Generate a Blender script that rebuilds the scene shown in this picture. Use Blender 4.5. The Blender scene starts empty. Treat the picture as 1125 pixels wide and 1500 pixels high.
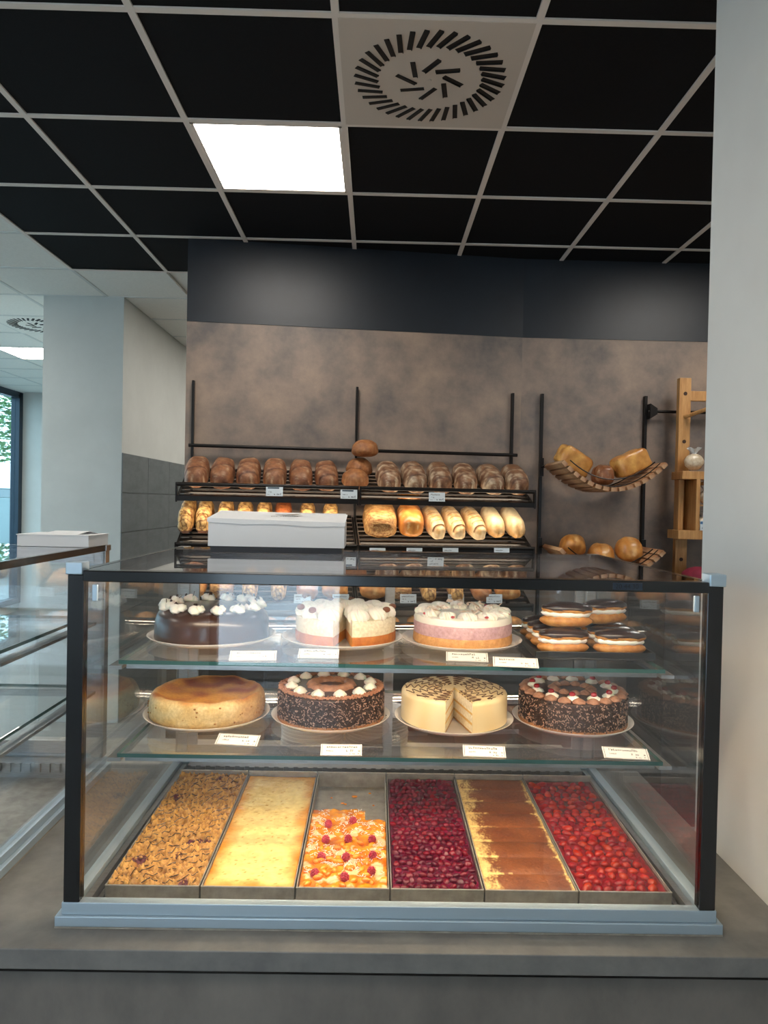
import bpy, math, random
import numpy as np
from mathutils import Vector, Matrix, noise

S = bpy.context.scene
COL = S.collection
PI = math.pi
rnd = random.Random(7)

# ------------------------------------------------------------------ camera
F_PX, YAW, PITCH, ROLL = 1033.3, 0.01287, -0.01401, 0.02054
CAM_Z = 1.70
def cam_axes():
    cy, sy, cp, sp, cr, sr = math.cos(YAW), math.sin(YAW), math.cos(PITCH), math.sin(PITCH), math.cos(ROLL), math.sin(ROLL)
    f = Vector((sy*cp, cy*cp, sp)); r = Vector((cy, -sy, 0)); u = r.cross(f)
    return cr*r + sr*u, -sr*r + cr*u, f
CR, CU, CF = cam_axes()
cd = bpy.data.cameras.new('camera'); cam = bpy.data.objects.new('camera', cd); COL.objects.link(cam)
cd.sensor_fit = 'VERTICAL'; cd.sensor_height = 36; cd.sensor_width = 27; cd.lens = F_PX/1500*36
cd.clip_start = .05; cd.clip_end = 200
cam.matrix_world = Matrix(((CR.x, CU.x, -CF.x, 0), (CR.y, CU.y, -CF.y, 0), (CR.z, CU.z, -CF.z, CAM_Z), (0, 0, 0, 1)))
S.camera = cam

# ------------------------------------------------------------------ world, exposure
vs = S.view_settings
S.display_settings.display_device = 'sRGB'
vs.view_transform = 'Standard'; vs.look = 'None'; vs.gamma = 1; vs.use_curve_mapping = False
vs.exposure = 1.15
W = bpy.data.worlds.new('overcast_sky'); S.world = W; W.use_nodes = True
bg = W.node_tree.nodes['Background']; bg.inputs[0].default_value = (.70, .85, 1.0, 1); bg.inputs[1].default_value = 2.8
cy = S.cycles
cy.transparent_max_bounces = 40; cy.max_bounces = 10; cy.diffuse_bounces = 4; cy.glossy_bounces = 6; cy.transmission_bounces = 6
cy.sample_clamp_indirect = 6; cy.caustics_reflective = False; cy.caustics_refractive = False
PANEL_STRENGTH, CASE_STRENGTH, RACK_STRENGTH = 10.0, 13.0, 9.5

# pixel -> place helpers (a pixel gives a direction; the plane gives the distance)
def ray(px, py): return CF + CR*((px-562.5)/F_PX) - CU*((py-750)/F_PX)
def at_y(px, py, Y):
    d = ray(px, py); d = d*(Y/d.y); return Vector((d.x, d.y, d.z+CAM_Z))
def on_z(px, py, z):
    d = ray(px, py); d = d*((z-CAM_Z)/d.z); return Vector((d.x, d.y, z))
H = 3.183
GX = lambda i: -1.4016 + .625*i        # ceiling grid lines
GY = lambda j: 2.1799 + .625*j
WA, WB = Vector((-1.1, 4.074)), Vector((.874, 4.284))      # feet of the angled back wall
WL = (WB-WA).length; WU = (WB-WA)/WL; WN = Vector((WU.y, -WU.x)); WROT = math.atan2(WU.y, WU.x)
def wall_uv(px, py, v):                # place on the plane v metres in front of the angled wall -> (u, z)
    d = ray(px, py); t = (WN.dot(WA)+v)/(WN.x*d.x+WN.y*d.y); p = d*t
    return WU.x*(p.x-WA.x)+WU.y*(p.y-WA.y), p.z+CAM_Z

# ------------------------------------------------------------------ materials
def lin(c):
    c = [x/255 for x in c]
    return tuple(x/12.92 if x <= .04045 else ((x+.055)/1.055)**2.4 for x in c)
MATS = {}
def mat(name, rgb, rough=.6, metal=0, rgb2=None, nscale=8, ndetail=4, bump=0, bscale=60, coat=0, spec=.5, vcol=False,
        emit=0, randcol=0, sss=0, coords='Object', stretch=None, contrast=(.35, .65)):
    if name in MATS: return MATS[name]
    m = bpy.data.materials.new(name); m.use_nodes = True; MATS[name] = m
    nt = m.node_tree; N = nt.nodes; Lk = nt.links; b = N['Principled BSDF']
    c = lin(rgb) + (1,)
    b.inputs['Base Color'].default_value = c; b.inputs['Roughness'].default_value = rough
    b.inputs['Metallic'].default_value = metal; b.inputs['Specular IOR Level'].default_value = spec
    b.inputs['Coat Weight'].default_value = coat; b.inputs['Coat Roughness'].default_value = .08
    if sss: b.inputs['Subsurface Weight'].default_value = sss; b.inputs['Subsurface Scale'].default_value = .01
    tc = N.new('ShaderNodeTexCoord'); src = tc.outputs[coords]
    if stretch:
        mp = N.new('ShaderNodeMapping'); mp.inputs['Scale'].default_value = stretch; Lk.new(src, mp.inputs[0]); src = mp.outputs[0]
    out = None
    if vcol:
        a = N.new('ShaderNodeAttribute'); a.attribute_name = 'Col'; out = a.outputs['Color']
    if rgb2:
        n = N.new('ShaderNodeTexNoise'); n.inputs['Scale'].default_value = nscale; n.inputs['Detail'].default_value = ndetail
        n.inputs['Roughness'].default_value = .65; Lk.new(src, n.inputs['Vector'])
        mr = N.new('ShaderNodeMapRange'); mr.inputs[1].default_value, mr.inputs[2].default_value = contrast; Lk.new(n.outputs['Fac'], mr.inputs[0])
        mx = N.new('ShaderNodeMix'); mx.data_type = 'RGBA'; Lk.new(mr.outputs[0], mx.inputs['Factor'])
        mx.inputs['A'].default_value = c; mx.inputs['B'].default_value = lin(rgb2)+(1,)
        if out:
            mu = N.new('ShaderNodeMix'); mu.data_type = 'RGBA'; mu.blend_type = 'MULTIPLY'; mu.inputs['Factor'].default_value = 1
            Lk.new(out, mu.inputs['A']); Lk.new(mx.outputs['Result'], mu.inputs['B']); out = mu.outputs['Result']
        else: out = mx.outputs['Result']
    if randcol:
        oi = N.new('ShaderNodeObjectInfo'); hs = N.new('ShaderNodeHueSaturation')
        m1 = N.new('ShaderNodeMapRange'); m1.inputs[3].default_value = 1-randcol; m1.inputs[4].default_value = 1+randcol
        Lk.new(oi.outputs['Random'], m1.inputs[0]); Lk.new(m1.outputs[0], hs.inputs['Value'])
        m2 = N.new('ShaderNodeMapRange'); m2.inputs[3].default_value = .5-randcol*.012; m2.inputs[4].default_value = .5+randcol*.035
        Lk.new(oi.outputs['Random'], m2.inputs[0]); Lk.new(m2.outputs[0], hs.inputs['Hue'])
        if out: Lk.new(out, hs.inputs['Color'])
        else: hs.inputs['Color'].default_value = c
        out = hs.outputs[0]
    if out: Lk.new(out, b.inputs['Base Color'])
    if bump:
        n2 = N.new('ShaderNodeTexNoise'); n2.inputs['Scale'].default_value = bscale; n2.inputs['Detail'].default_value = 4; Lk.new(src, n2.inputs['Vector'])
        bp = N.new('ShaderNodeBump'); bp.inputs['Strength'].default_value = bump; bp.inputs['Distance'].default_value = .003
        Lk.new(n2.outputs['Fac'], bp.inputs['Height']); Lk.new(bp.outputs[0], b.inputs['Normal'])
    if emit:
        b.inputs['Emission Color'].default_value = c; b.inputs['Emission Strength'].default_value = emit
    return m
def glass_mat(name, tint=(.985, .99, .988)):
    if name in MATS: return MATS[name]
    m = bpy.data.materials.new(name); m.use_nodes = True; MATS[name] = m
    nt = m.node_tree; N = nt.nodes; Lk = nt.links; N.clear()
    o = N.new('ShaderNodeOutputMaterial'); mx = N.new('ShaderNodeMixShader'); tr = N.new('ShaderNodeBsdfTransparent'); gl = N.new('ShaderNodeBsdfGlossy')
    tr.inputs[0].default_value = tint+(1,); gl.inputs['Roughness'].default_value = 0; gl.inputs[0].default_value = (1, 1, 1, 1)
    fr = N.new('ShaderNodeFresnel'); ge = N.new('ShaderNodeNewGeometry'); mr = N.new('ShaderNodeMapRange')
    mr.inputs[3].default_value = 1.5; mr.inputs[4].default_value = 1/1.5        # back faces count as outer faces of a thin pane
    Lk.new(ge.outputs['Backfacing'], mr.inputs[0]); Lk.new(mr.outputs[0], fr.inputs['IOR'])
    Lk.new(fr.outputs[0], mx.inputs[0]); Lk.new(tr.outputs[0], mx.inputs[1]); Lk.new(gl.outputs[0], mx.inputs[2]); Lk.new(mx.outputs[0], o.inputs[0])
    return m
GLASS = glass_mat('clear_glass'); SMOKE = glass_mat('smoked_top_glass', (.7, .7, .72)); WGLASS = glass_mat('window_glass', (.94, .97, .98)); TGLASS = glass_mat('tinted_window_glass', (.68, .80, .82))
GEDGE = mat('green_glass_edge', (42, 82, 80), .45, spec=.25)
BLACKM = mat('black_frame', (10, 11, 14), .22, coat=.3)
ALU = mat('brushed_aluminium', (176, 178, 180), .34, 1, (160, 160, 158), 40, bump=.04, stretch=(1, 12, 12))
ALUB = mat('anodised_aluminium', (176, 194, 206), .42, .6)
STEEL = mat('tray_steel', (182, 177, 166), .42, .35, (150, 144, 134), 25, bump=.05)
CONC = mat('brown_concrete_panel', (154, 132, 115), .55, 0, (98, 90, 86), 3.2, 12, bump=.12, bscale=90, contrast=(.34, .66))
CONCF = mat('counter_front_panel', (124, 118, 110), .5, 0, (90, 86, 82), 5, 10, bump=.12, bscale=90, contrast=(.3, .7), stretch=(1, 1, .6))
FASCIA = mat('blue_black_fascia', (24, 30, 38), .44, 0, (20, 25, 32), 6)
TILEB = mat('black_ceiling_tile', (19, 19, 21), .85, 0, (15, 15, 17), 90, bump=.15, bscale=300, spec=.2)
TILEW = mat('white_ceiling_tile', (240, 240, 234), .85, 0, (234, 234, 228), 60)
BARM = mat('grid_bar_white', (232, 222, 213), .5)
WHITEW = mat('white_wall_paint', (196, 199, 195), .8, 0, (190, 193, 189), 3)
WARMW = mat('warm_white_partition', (196, 194, 189), .7, 0, (190, 187, 182), 2)
GTILE = mat('grey_wall_tile', (108, 114, 116), .45, 0, (92, 98, 100), 5, 8, stretch=(1, 1, 3))
WTOP = mat('grey_worktop', (118, 117, 113), .42, 0, (98, 97, 95), 12, 8, bump=.04, bscale=200)
CHINA = mat('white_china', (236, 233, 228), .18, coat=.4)
CARD = mat('white_cardboard', (242, 241, 240), .6)
PAPER = mat('white_paper', (205, 203, 197), .6)
INK = mat('black_ink', (30, 30, 32), .6)
TAGW = mat('tag_plastic', (214, 222, 226), .35)
RACKM = mat('dark_bronze_metal', (30, 26, 24), .4, .6)
WOOD = mat('oak_wood', (196, 148, 92), .5, 0, (168, 118, 66), 6, 6, bump=.1, stretch=(12, 12, 1.2))
SLATW = mat('beech_slat', (196, 160, 122), .5, 0, (150, 98, 62), 5, 5, stretch=(3, 1, 3))
CREAM = mat('whipped_cream', (244, 238, 226), .45, sss=.15)
BCREAM = mat('chocolate_cream', (176, 128, 100), .5, 0, (150, 104, 80), 80)
CHOC = mat('dark_chocolate', (48, 28, 22), .28, 0, (36, 21, 17), 20, coat=.15)
BERRY = mat('cherry_glaze', (98, 0, 36), .14, 0, randcol=.45, spec=.3)
STRAW = mat('strawberry_glaze', (158, 0, 12), .14, 0, (120, 0, 14), 60, randcol=.35, spec=.3)
CRUST = mat('bread_crust', (255, 255, 255), .6, 0, (205, 195, 185), 45, 6, bump=.35, bscale=120, vcol=True)
GLOSSCRUST = mat('glazed_crust', (255, 255, 255), .32, 0, (225, 215, 205), 30, 6, bump=.15, bscale=90, vcol=True)
CAKEV = mat('cake_surface', (255, 255, 255), .55, 0, (226, 218, 208), 140, 5, bump=.3, bscale=220, vcol=True)
GLOSSV = mat('glazed_cake_surface', (255, 255, 255), .2, 0, (235, 228, 220), 60, 4, bump=.1, vcol=True, coat=.3)

# ------------------------------------------------------------------ mesh helpers
class MB:
    def __init__(s): s.v = []; s.f = []; s.c = []; s.mi = []; s.cur = (1, 1, 1); s.m = 0
    def add(s, vs_, fs, cols=None):
        o = len(s.v); s.v += [tuple(v) for v in vs_]; s.f += [tuple(i+o for i in f) for f in fs]
        s.c += cols if cols else [s.cur]*len(vs_); s.mi += [s.m]*len(fs); return s
    def box(s, x0, x1, y0, y1, z0, z1, M=None):
        p = [Vector((x, y, z)) for z in (z0, z1) for y in (y0, y1) for x in (x0, x1)]
        if M: p = [M @ q for q in p]
        return s.add(p, [(0, 2, 3, 1), (4, 5, 7, 6), (0, 1, 5, 4), (2, 6, 7, 3), (0, 4, 6, 2), (1, 3, 7, 5)])
    def tube(s, pts, r, n=8, closed=False, caps=True):
        pts = [Vector(p) for p in pts]; k = len(pts); rs = r if isinstance(r, (list, tuple)) else [r]*k
        ring = []; up = Vector((0, 0, 1))
        for i, p in enumerate(pts):
            t = (pts[(i+1) % k]-pts[i-1]) if closed else (pts[min(i+1, k-1)]-pts[max(i-1, 0)])
            t.normalize(); a = up if abs(t.dot(up)) < .95 else Vector((1, 0, 0))
            x = t.cross(a).normalized(); y = x.cross(t)
            ring += [p + (x*math.cos(2*PI*j/n)+y*math.sin(2*PI*j/n))*rs[i] for j in range(n)]
        fs = [(i*n+j, i*n+(j+1) % n, ((i+1) % k)*n+(j+1) % n, ((i+1) % k)*n+j) for i in range(k if closed else k-1) for j in range(n)]
        if not closed and caps: fs += [tuple(range(n-1, -1, -1)), tuple((k-1)*n+j for j in range(n))]
        return s.add(ring, fs)
    def lathe(s, prof, n=48, a0=0, a1=2*PI, fn=None, cfn=None, capcol=None):
        full = abs(a1-a0-2*PI) < 1e-6; m = n if full else n+1; k = len(prof); vs_ = []; cs = []
        for i in range(m):
            a = a0+(a1-a0)*i/n
            for j, (r, z) in enumerate(prof):
                rr, zz = fn(a, j, r, z) if fn else (r, z)
                vs_.append(Vector((rr*math.cos(a), rr*math.sin(a), zz))); cs.append(cfn(a, j, rr, zz) if cfn else s.cur)
        fs = [(i*k+j, ((i+1) % m)*k+j, ((i+1) % m)*k+j+1, i*k+j+1) for i in range(n) for j in range(k-1)]
        return s.add(vs_, fs, cs)
    def ball(s, c, rx, ry, rz, nu=12, nv=8, fn=None, cfn=None, M=None):
        vs_ = []; cs = []
        for i in range(nv+1):
            th = PI*i/nv
            for j in range(nu):
                ph = 2*PI*j/nu; d = Vector((math.sin(th)*math.cos(ph), math.sin(th)*math.sin(ph), math.cos(th)))
                k = fn(d) if fn else 1
                p = Vector((d.x*rx*k, d.y*ry*k, d.z*rz*k))
                if M: p = M @ p
                vs_.append(p+Vector(c)); cs.append(cfn(d) if cfn else s.cur)
        fs = [(i*nu+j, (i+1)*nu+j, (i+1)*nu+(j+1) % nu, i*nu+(j+1) % nu) for i in range(nv) for j in range(nu)]
        return s.add(vs_, fs, cs)
    def mesh(s, name, mats, smooth=True, angle=40):
        me = bpy.data.meshes.new(name); me.from_pydata(s.v, [], s.f); me.update()
        for m in (mats if isinstance(mats, (list, tuple)) else [mats]): me.materials.append(m)
        if any(s.mi): me.polygons.foreach_set('material_index', s.mi)
        if any(c != (1, 1, 1) for c in s.c):
            a = me.color_attributes.new('Col', 'FLOAT_COLOR', 'POINT')
            a.data.foreach_set('color', [x for c in s.c for x in (c[0], c[1], c[2], 1)])
        if smooth:
            me.polygons.foreach_set('use_smooth', [True]*len(me.polygons)); me.set_sharp_from_angle(angle=math.radians(angle))
        me.validate(); return me
def link(name, data, parent=None):
    o = bpy.data.objects.new(name, data); COL.objects.link(o)
    if parent: o.parent = parent
    return o
def tag(o, label, cat, group=None):
    o['label'] = label; o['category'] = cat
    if group: o['group'] = group
    return o
def root(name, label, cat, loc=(0, 0, 0), rotz=0, group=None):
    o = link(name, None); o.location = loc; o.rotation_euler = (0, 0, rotz); o.empty_display_size = .05
    return tag(o, label, cat, group)
def part(name, mb, m, parent, smooth=True, angle=40, bevel=0):
    o = link(name, mb.mesh(name, m, smooth, angle), parent)
    if bevel: bev(o, bevel)
    return o
def bev(o, w, seg=2):
    b = o.modifiers.new('bevel', 'BEVEL'); b.width = w; b.segments = seg; b.limit_method = 'ANGLE'; return o
def struct(name, mb, m, parent=None, smooth=False):
    o = link(name, mb.mesh(name, m, smooth), parent)
    if not parent: o['kind'] = 'structure'
    return o
def stuff(o): o['kind'] = 'stuff'; return o
def B(*a): return MB().box(*a)
def n3(x, y, z=0): return noise.noise(Vector((x, y, z)))
def mixc(a, b, t):
    t = max(0, min(1, t)); return tuple(a[i]+(b[i]-a[i])*t for i in range(3))
def L3(*c): return lin(c)
def text(s, size, m, parent, M, align='LEFT', name='lettering'):
    cu = bpy.data.curves.new('t', 'FONT'); cu.body = s; cu.size = size; cu.align_x = align; cu.extrude = .0002
    t = bpy.data.objects.new('t', cu); me = bpy.data.meshes.new_from_object(t); bpy.data.objects.remove(t); bpy.data.curves.remove(cu)
    me.name = name; me.materials.append(m); o = link(name, me, parent); o.matrix_local = M; return o
def scrawl(pattern, size, m, parent, M, seed=1):
    # print too small to read in the photograph: letter-sized ink strokes, '-' a letter, ' ' a gap
    rr = random.Random(seed); mb = MB(); x = 0; w_ = size*.5
    for ch in pattern:
        if ch == '-':
            h_ = size*rr.choice((.5, .5, .7)); t_ = size*.11
            mb.box(x, x+t_, 0, h_, 0, .0002)
            for k_ in range(rr.choice((1, 2))): y_ = rr.uniform(0, h_-t_); mb.box(x+t_, x+w_*.72, y_, y_+t_, 0, .0002)
            if rr.random() < .6: mb.box(x+w_*.72-t_, x+w_*.72, 0, h_*.8, .00021, .0003)
        x += w_
    o = part('lettering', mb, m, parent, False); o.matrix_local = M; return o
def slot_copy(name, me, parent, loc=(0, 0, 0), rot=(0, 0, 0), sc=(1, 1, 1)):
    o = link(name, me, parent); o.location = loc; o.rotation_euler = rot; o.scale = sc; return o

# ================================================================== STRUCTURE
struct('floor', B(-5.3, 3.7, -4.2, 10.5, -.1, 0), mat('grey_floor_tile', (140, 138, 133), .45, 0, (124, 122, 118), 3))
XB, YB = GX(-1), GY(4)                    # edge of the black ceiling
ceil = struct('ceiling', B(-5.3, 3.7, -4.2, 10.5, H+.03, H+.12), TILEW)
lampcells = {(1, 1), (5, 1), (1, -4), (5, -4), (-4, 8), (-4, 3), (-4, -2), (-2, -5), (1, 5), (1, 9), (1, 7), (-6, 5), (-6, 8), (-4, 5)}  # cells out of view over left room and passage: panels added to brighten them
ventcells = {(2, 0), (-3, 6)}
tb = B(.0125, .6125, .0125, .6125, .006, .022).mesh('ceiling_tile', TILEB, False); tw = B(.0125, .6125, .0125, .6125, .006, .022).mesh('ceiling_tile_white', TILEW, False)
for i in range(-7, 9):
    for j in range(-11, 14):
        black = i >= -1 and j <= 3
        if (i, j) in lampcells or (i, j) in ventcells: continue
        inview = (black and -1 <= i <= 4 and -1 <= j) or (not black and i <= -1 and i >= -6 and 2 <= j <= 12)
        if inview: slot_copy('ceiling_tile', tb if black else tw, ceil, (GX(i), GY(j), H))
# tiles out of the camera's sight in one piece each side
m = MB()
for i in range(-1, 9):
    for j in range(-11, 4):
        if (i, j) in lampcells or (i, j) in ventcells or (i <= 4 and j >= -1): continue
        m.box(GX(i)+.0125, min(GX(i)+.6125, 3.68), GY(j)+.0125, GY(j)+.6125, H+.006, H+.022)
o = struct('black_tile_field', m, TILEB, ceil); stuff(o)
bm_, wm_ = MB(), MB()
for i in range(-1, 9): slot_copy('grid_bar', B(-.012, .012, -4.2, YB, 0, .006).mesh('grid_bar', BARM, False), ceil, (GX(i), 0, H))
for j in range(-10, 5): slot_copy('grid_bar', B(XB, 3.68, -.012, .012, 0, .006).mesh('grid_bar', BARM, False), ceil, (0, GY(j), H+.0006))
WBAR = mat('white_grid_bar', (214, 217, 214), .6)
for i in range(-6, 0): slot_copy('grid_bar', B(-.012, .012, YB if i == -1 else -4.2, 10.4, .0015, .006).mesh('grid_bar', WBAR, False), ceil, (GX(i), 0, H))
for j in range(-10, 14): slot_copy('grid_bar', B(-5.2, XB if j < 4 else 3.68, -.012, .012, .0015, .006).mesh('grid_bar', WBAR, False), ceil, (0, GY(j), H+.0006))
# angled back wall of brown concrete-look panels, with a blue-black fascia above
def wallM(u, z=0): return Matrix.Translation((WA.x+WU.x*u, WA.y+WU.y*u, z)) @ Matrix.Rotation(WROT, 4, 'Z')
FZ = 2.715
w = struct('wall_back', B(0, WL, 0, .14, 0, FZ), CONC); w.matrix_world = wallM(0)
o = struct('trim_1', B(0, WL, -.004, .14, FZ, H+.03), FASCIA); o.matrix_world = wallM(0)
struct('wall_back_right', B(WB.x, 3.68, WB.y, WB.y+.14, 0, FZ), CONC)
struct('trim_2', B(WB.x, 3.68, WB.y-.004, WB.y+.14, FZ, H+.03), FASCIA)
# partition right of the counter
struct('wall_right', B(.812, 1.05, -.6, 1.735, 0, H+.03), WARMW)
struct('wall_far_right', B(3.68, 3.8, -4.2, 10.5, 0, H+.05), WHITEW)
# white block left of the passage, clad with grey tiles on its passage side
pw = struct('wall_left', B(-2.495, -1.90, 5.30, 10.4, 0, H+.02), WHITEW)
tl = B(0, .008, .002, .598, .002, .298).mesh('tile', GTILE, False)
for r_ in range(7):
    for k in range(6):
        slot_copy('tile', tl, pw, (-1.90, 5.30+.6*k, 2.03-.3*(r_+1)))
struct('wall_end', B(-5.3, 3.7, 10.4, 10.5, 0, H+.05), WHITEW)
# window wall on the left, glazed up to the ceiling
DARKF = mat('dark_window_frame', (32, 48, 62), .35, .3)
struct('wall_window_side', MB().box(-5.35, -5.2, -4.2, 1.2, 0, H+.05).box(-5.35, -5.2, 1.2, 10.4, 0, .12), WHITEW)
wn = link('window_1', None); wn['kind'] = 'structure'
m = MB(); ys = [1.2, 2.7, 4.2, 5.7, 7.2, 8.7, 10.34]
for y in ys: m.box(-5.29, -5.17, y-.05, y+.05, .12, H)
m.box(-5.29, -5.17, 1.2, 10.34, .12, .2).box(-5.29, -5.17, 1.2, 10.34, H-.09, H)
struct('frame', m, DARKF, wn)
for a, b in zip(ys, ys[1:]): struct('pane', B(-5.235, -5.225, a+.05, b-.05, .2, H-.09), TGLASS, wn)
# shop front behind the customer: wall with glazed openings
ops = [(-4.9, -3.2), (-1.55, -.25), (1.9, 3.0)]
m = MB(); x = -5.3
for a, b in ops: m.box(x, a, -4.2, -4.05, 0, H+.03); m.box(a, b, -4.2, -4.05, 2.7, H+.03); x = b
m.box(x, 3.8, -4.2, -4.05, 0, H+.03)
struct('wall_front', m, WHITEW)
for k, (a, b) in enumerate(ops):
    wn = link('window_%d' % (k+2), None); wn['kind'] = 'structure'
    struct('frame', MB().box(a, a+.07, -4.17, -4.08, 0, 2.7).box(b-.07, b, -4.17, -4.08, 0, 2.7).box(a+.07, b-.07, -4.17, -4.08, 2.62, 2.7).box(a+.07, b-.07, -4.17, -4.08, 0, .1), DARKF, wn)
    struct('pane', B(a+.07, b-.07, -4.13, -4.12, .1, 2.62), WGLASS, wn)
# outside ground
struct('ground_outside', B(-40, -5.36, -15, 40, -.25, -.12), mat('asphalt', (120, 124, 124), .8, 0, (104, 108, 108), 3))

# ================================================================== CEILING FITTINGS
PANEL = mat('led_panel', (255, 248, 238), .5, emit=PANEL_STRENGTH)
names = {(1, 1): 'square LED ceiling panel between black tiles beside the air diffuser', (5, 1): 'square LED ceiling panel behind the white partition',
         (-6, 5): 'LED panel in the white ceiling along the window side', (-6, 8): 'LED panel in the white ceiling at the far window bay', (-4, 5): 'LED panel in the white ceiling in front of the pillar', (-4, 8): 'LED panel in the white ceiling near the tall window', (1, 5): 'LED panel in the white ceiling of the tiled passage', (1, 7): 'LED panel in the white ceiling halfway along the passage', (1, 9): 'LED panel in the white ceiling at the far end of the passage'}  # added panels are unseen fill for the pillar, tiles and white ceiling
for (i, j) in sorted(lampcells):
    r = root('ceiling_light', names.get((i, j), 'square LED ceiling panel over the customer side'), 'ceiling light', (GX(i)+.3125, GY(j)+.3125, H), 0, None if (i, j) in names else 'customer side ceiling panels')
    m = MB()
    for a in range(4): m.box(-.3, .3, -.3, -.288, .001, .022, Matrix.Rotation(a*PI/2, 4, 'Z'))
    part('frame', m, BARM, r, False); part('diffuser', B(-.288, .288, -.288, .288, .004, .02), PANEL, r, False)
VSLOT = mat('diffuser_slot', (12, 11, 11), .6); VWH = mat('diffuser_plate', (206, 194, 182), .5)
def vent(cell, label, m_):
    r = root('air_diffuser', label, 'air vent', (GX(cell[0])+.3125, GY(cell[1])+.3125, H))
    part('plate', B(-.306, .306, -.306, .306, -.001, .02), m_, r, False)
    sl = B(-.045, .045, -.0085, .0085, -.0022, -.001).mesh('slot', VSLOT, False); fin = B(-.043, .043, .006, .009, -.006, -.001).mesh('vane', VSLOT, False)
    for n, rad, tw_, ln in ((36, .222, .42, 1), (8, .082, .62, .95)):
        for k in range(n):
            a = 2*PI*k/n
            for nm, me in (('slot', sl), ('vane', fin)):
                slot_copy(nm, me, r, (rad*math.cos(a), rad*math.sin(a), 0), (0, 0, a+tw_), (ln, 1, 1))
    part('centre_screw', MB().lathe([(0, -.004), (.006, -.004), (.007, -.001)], 12), m_, r)
vent((2, 0), 'round swirl air diffuser in a beige square among black tiles', VWH)
vent((-3, 6), 'round swirl air diffuser in the white ceiling by the pillar', TILEW)

# ================================================================== COUNTER
m = MB().box(-2.6, .812, 1.24, 2.12, .863, .9)
bev(tag(link('worktop', m.mesh('worktop', WTOP, False)), 'long grey stone-look worktop carrying both glass display cases', 'worktop'), .002)
cb = root('counter_base', 'brown-grey panelled counter base under the grey worktop', 'counter', (0, 1.262, 0))
part('front_panel', B(-2.55, .812, 0, .02, .08, .845), CONCF, cb, False); part('body', B(-2.55, .812, .025, .82, 0, .86), mat('counter_body', (30, 30, 30), .6), cb, False)
part('shadow_strip', B(-2.55, .812, .012, .024, .845, .863), BLACKM, cb, False); part('plinth', B(-2.5, .812, .03, .05, 0, .08), BLACKM, cb, False)

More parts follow.
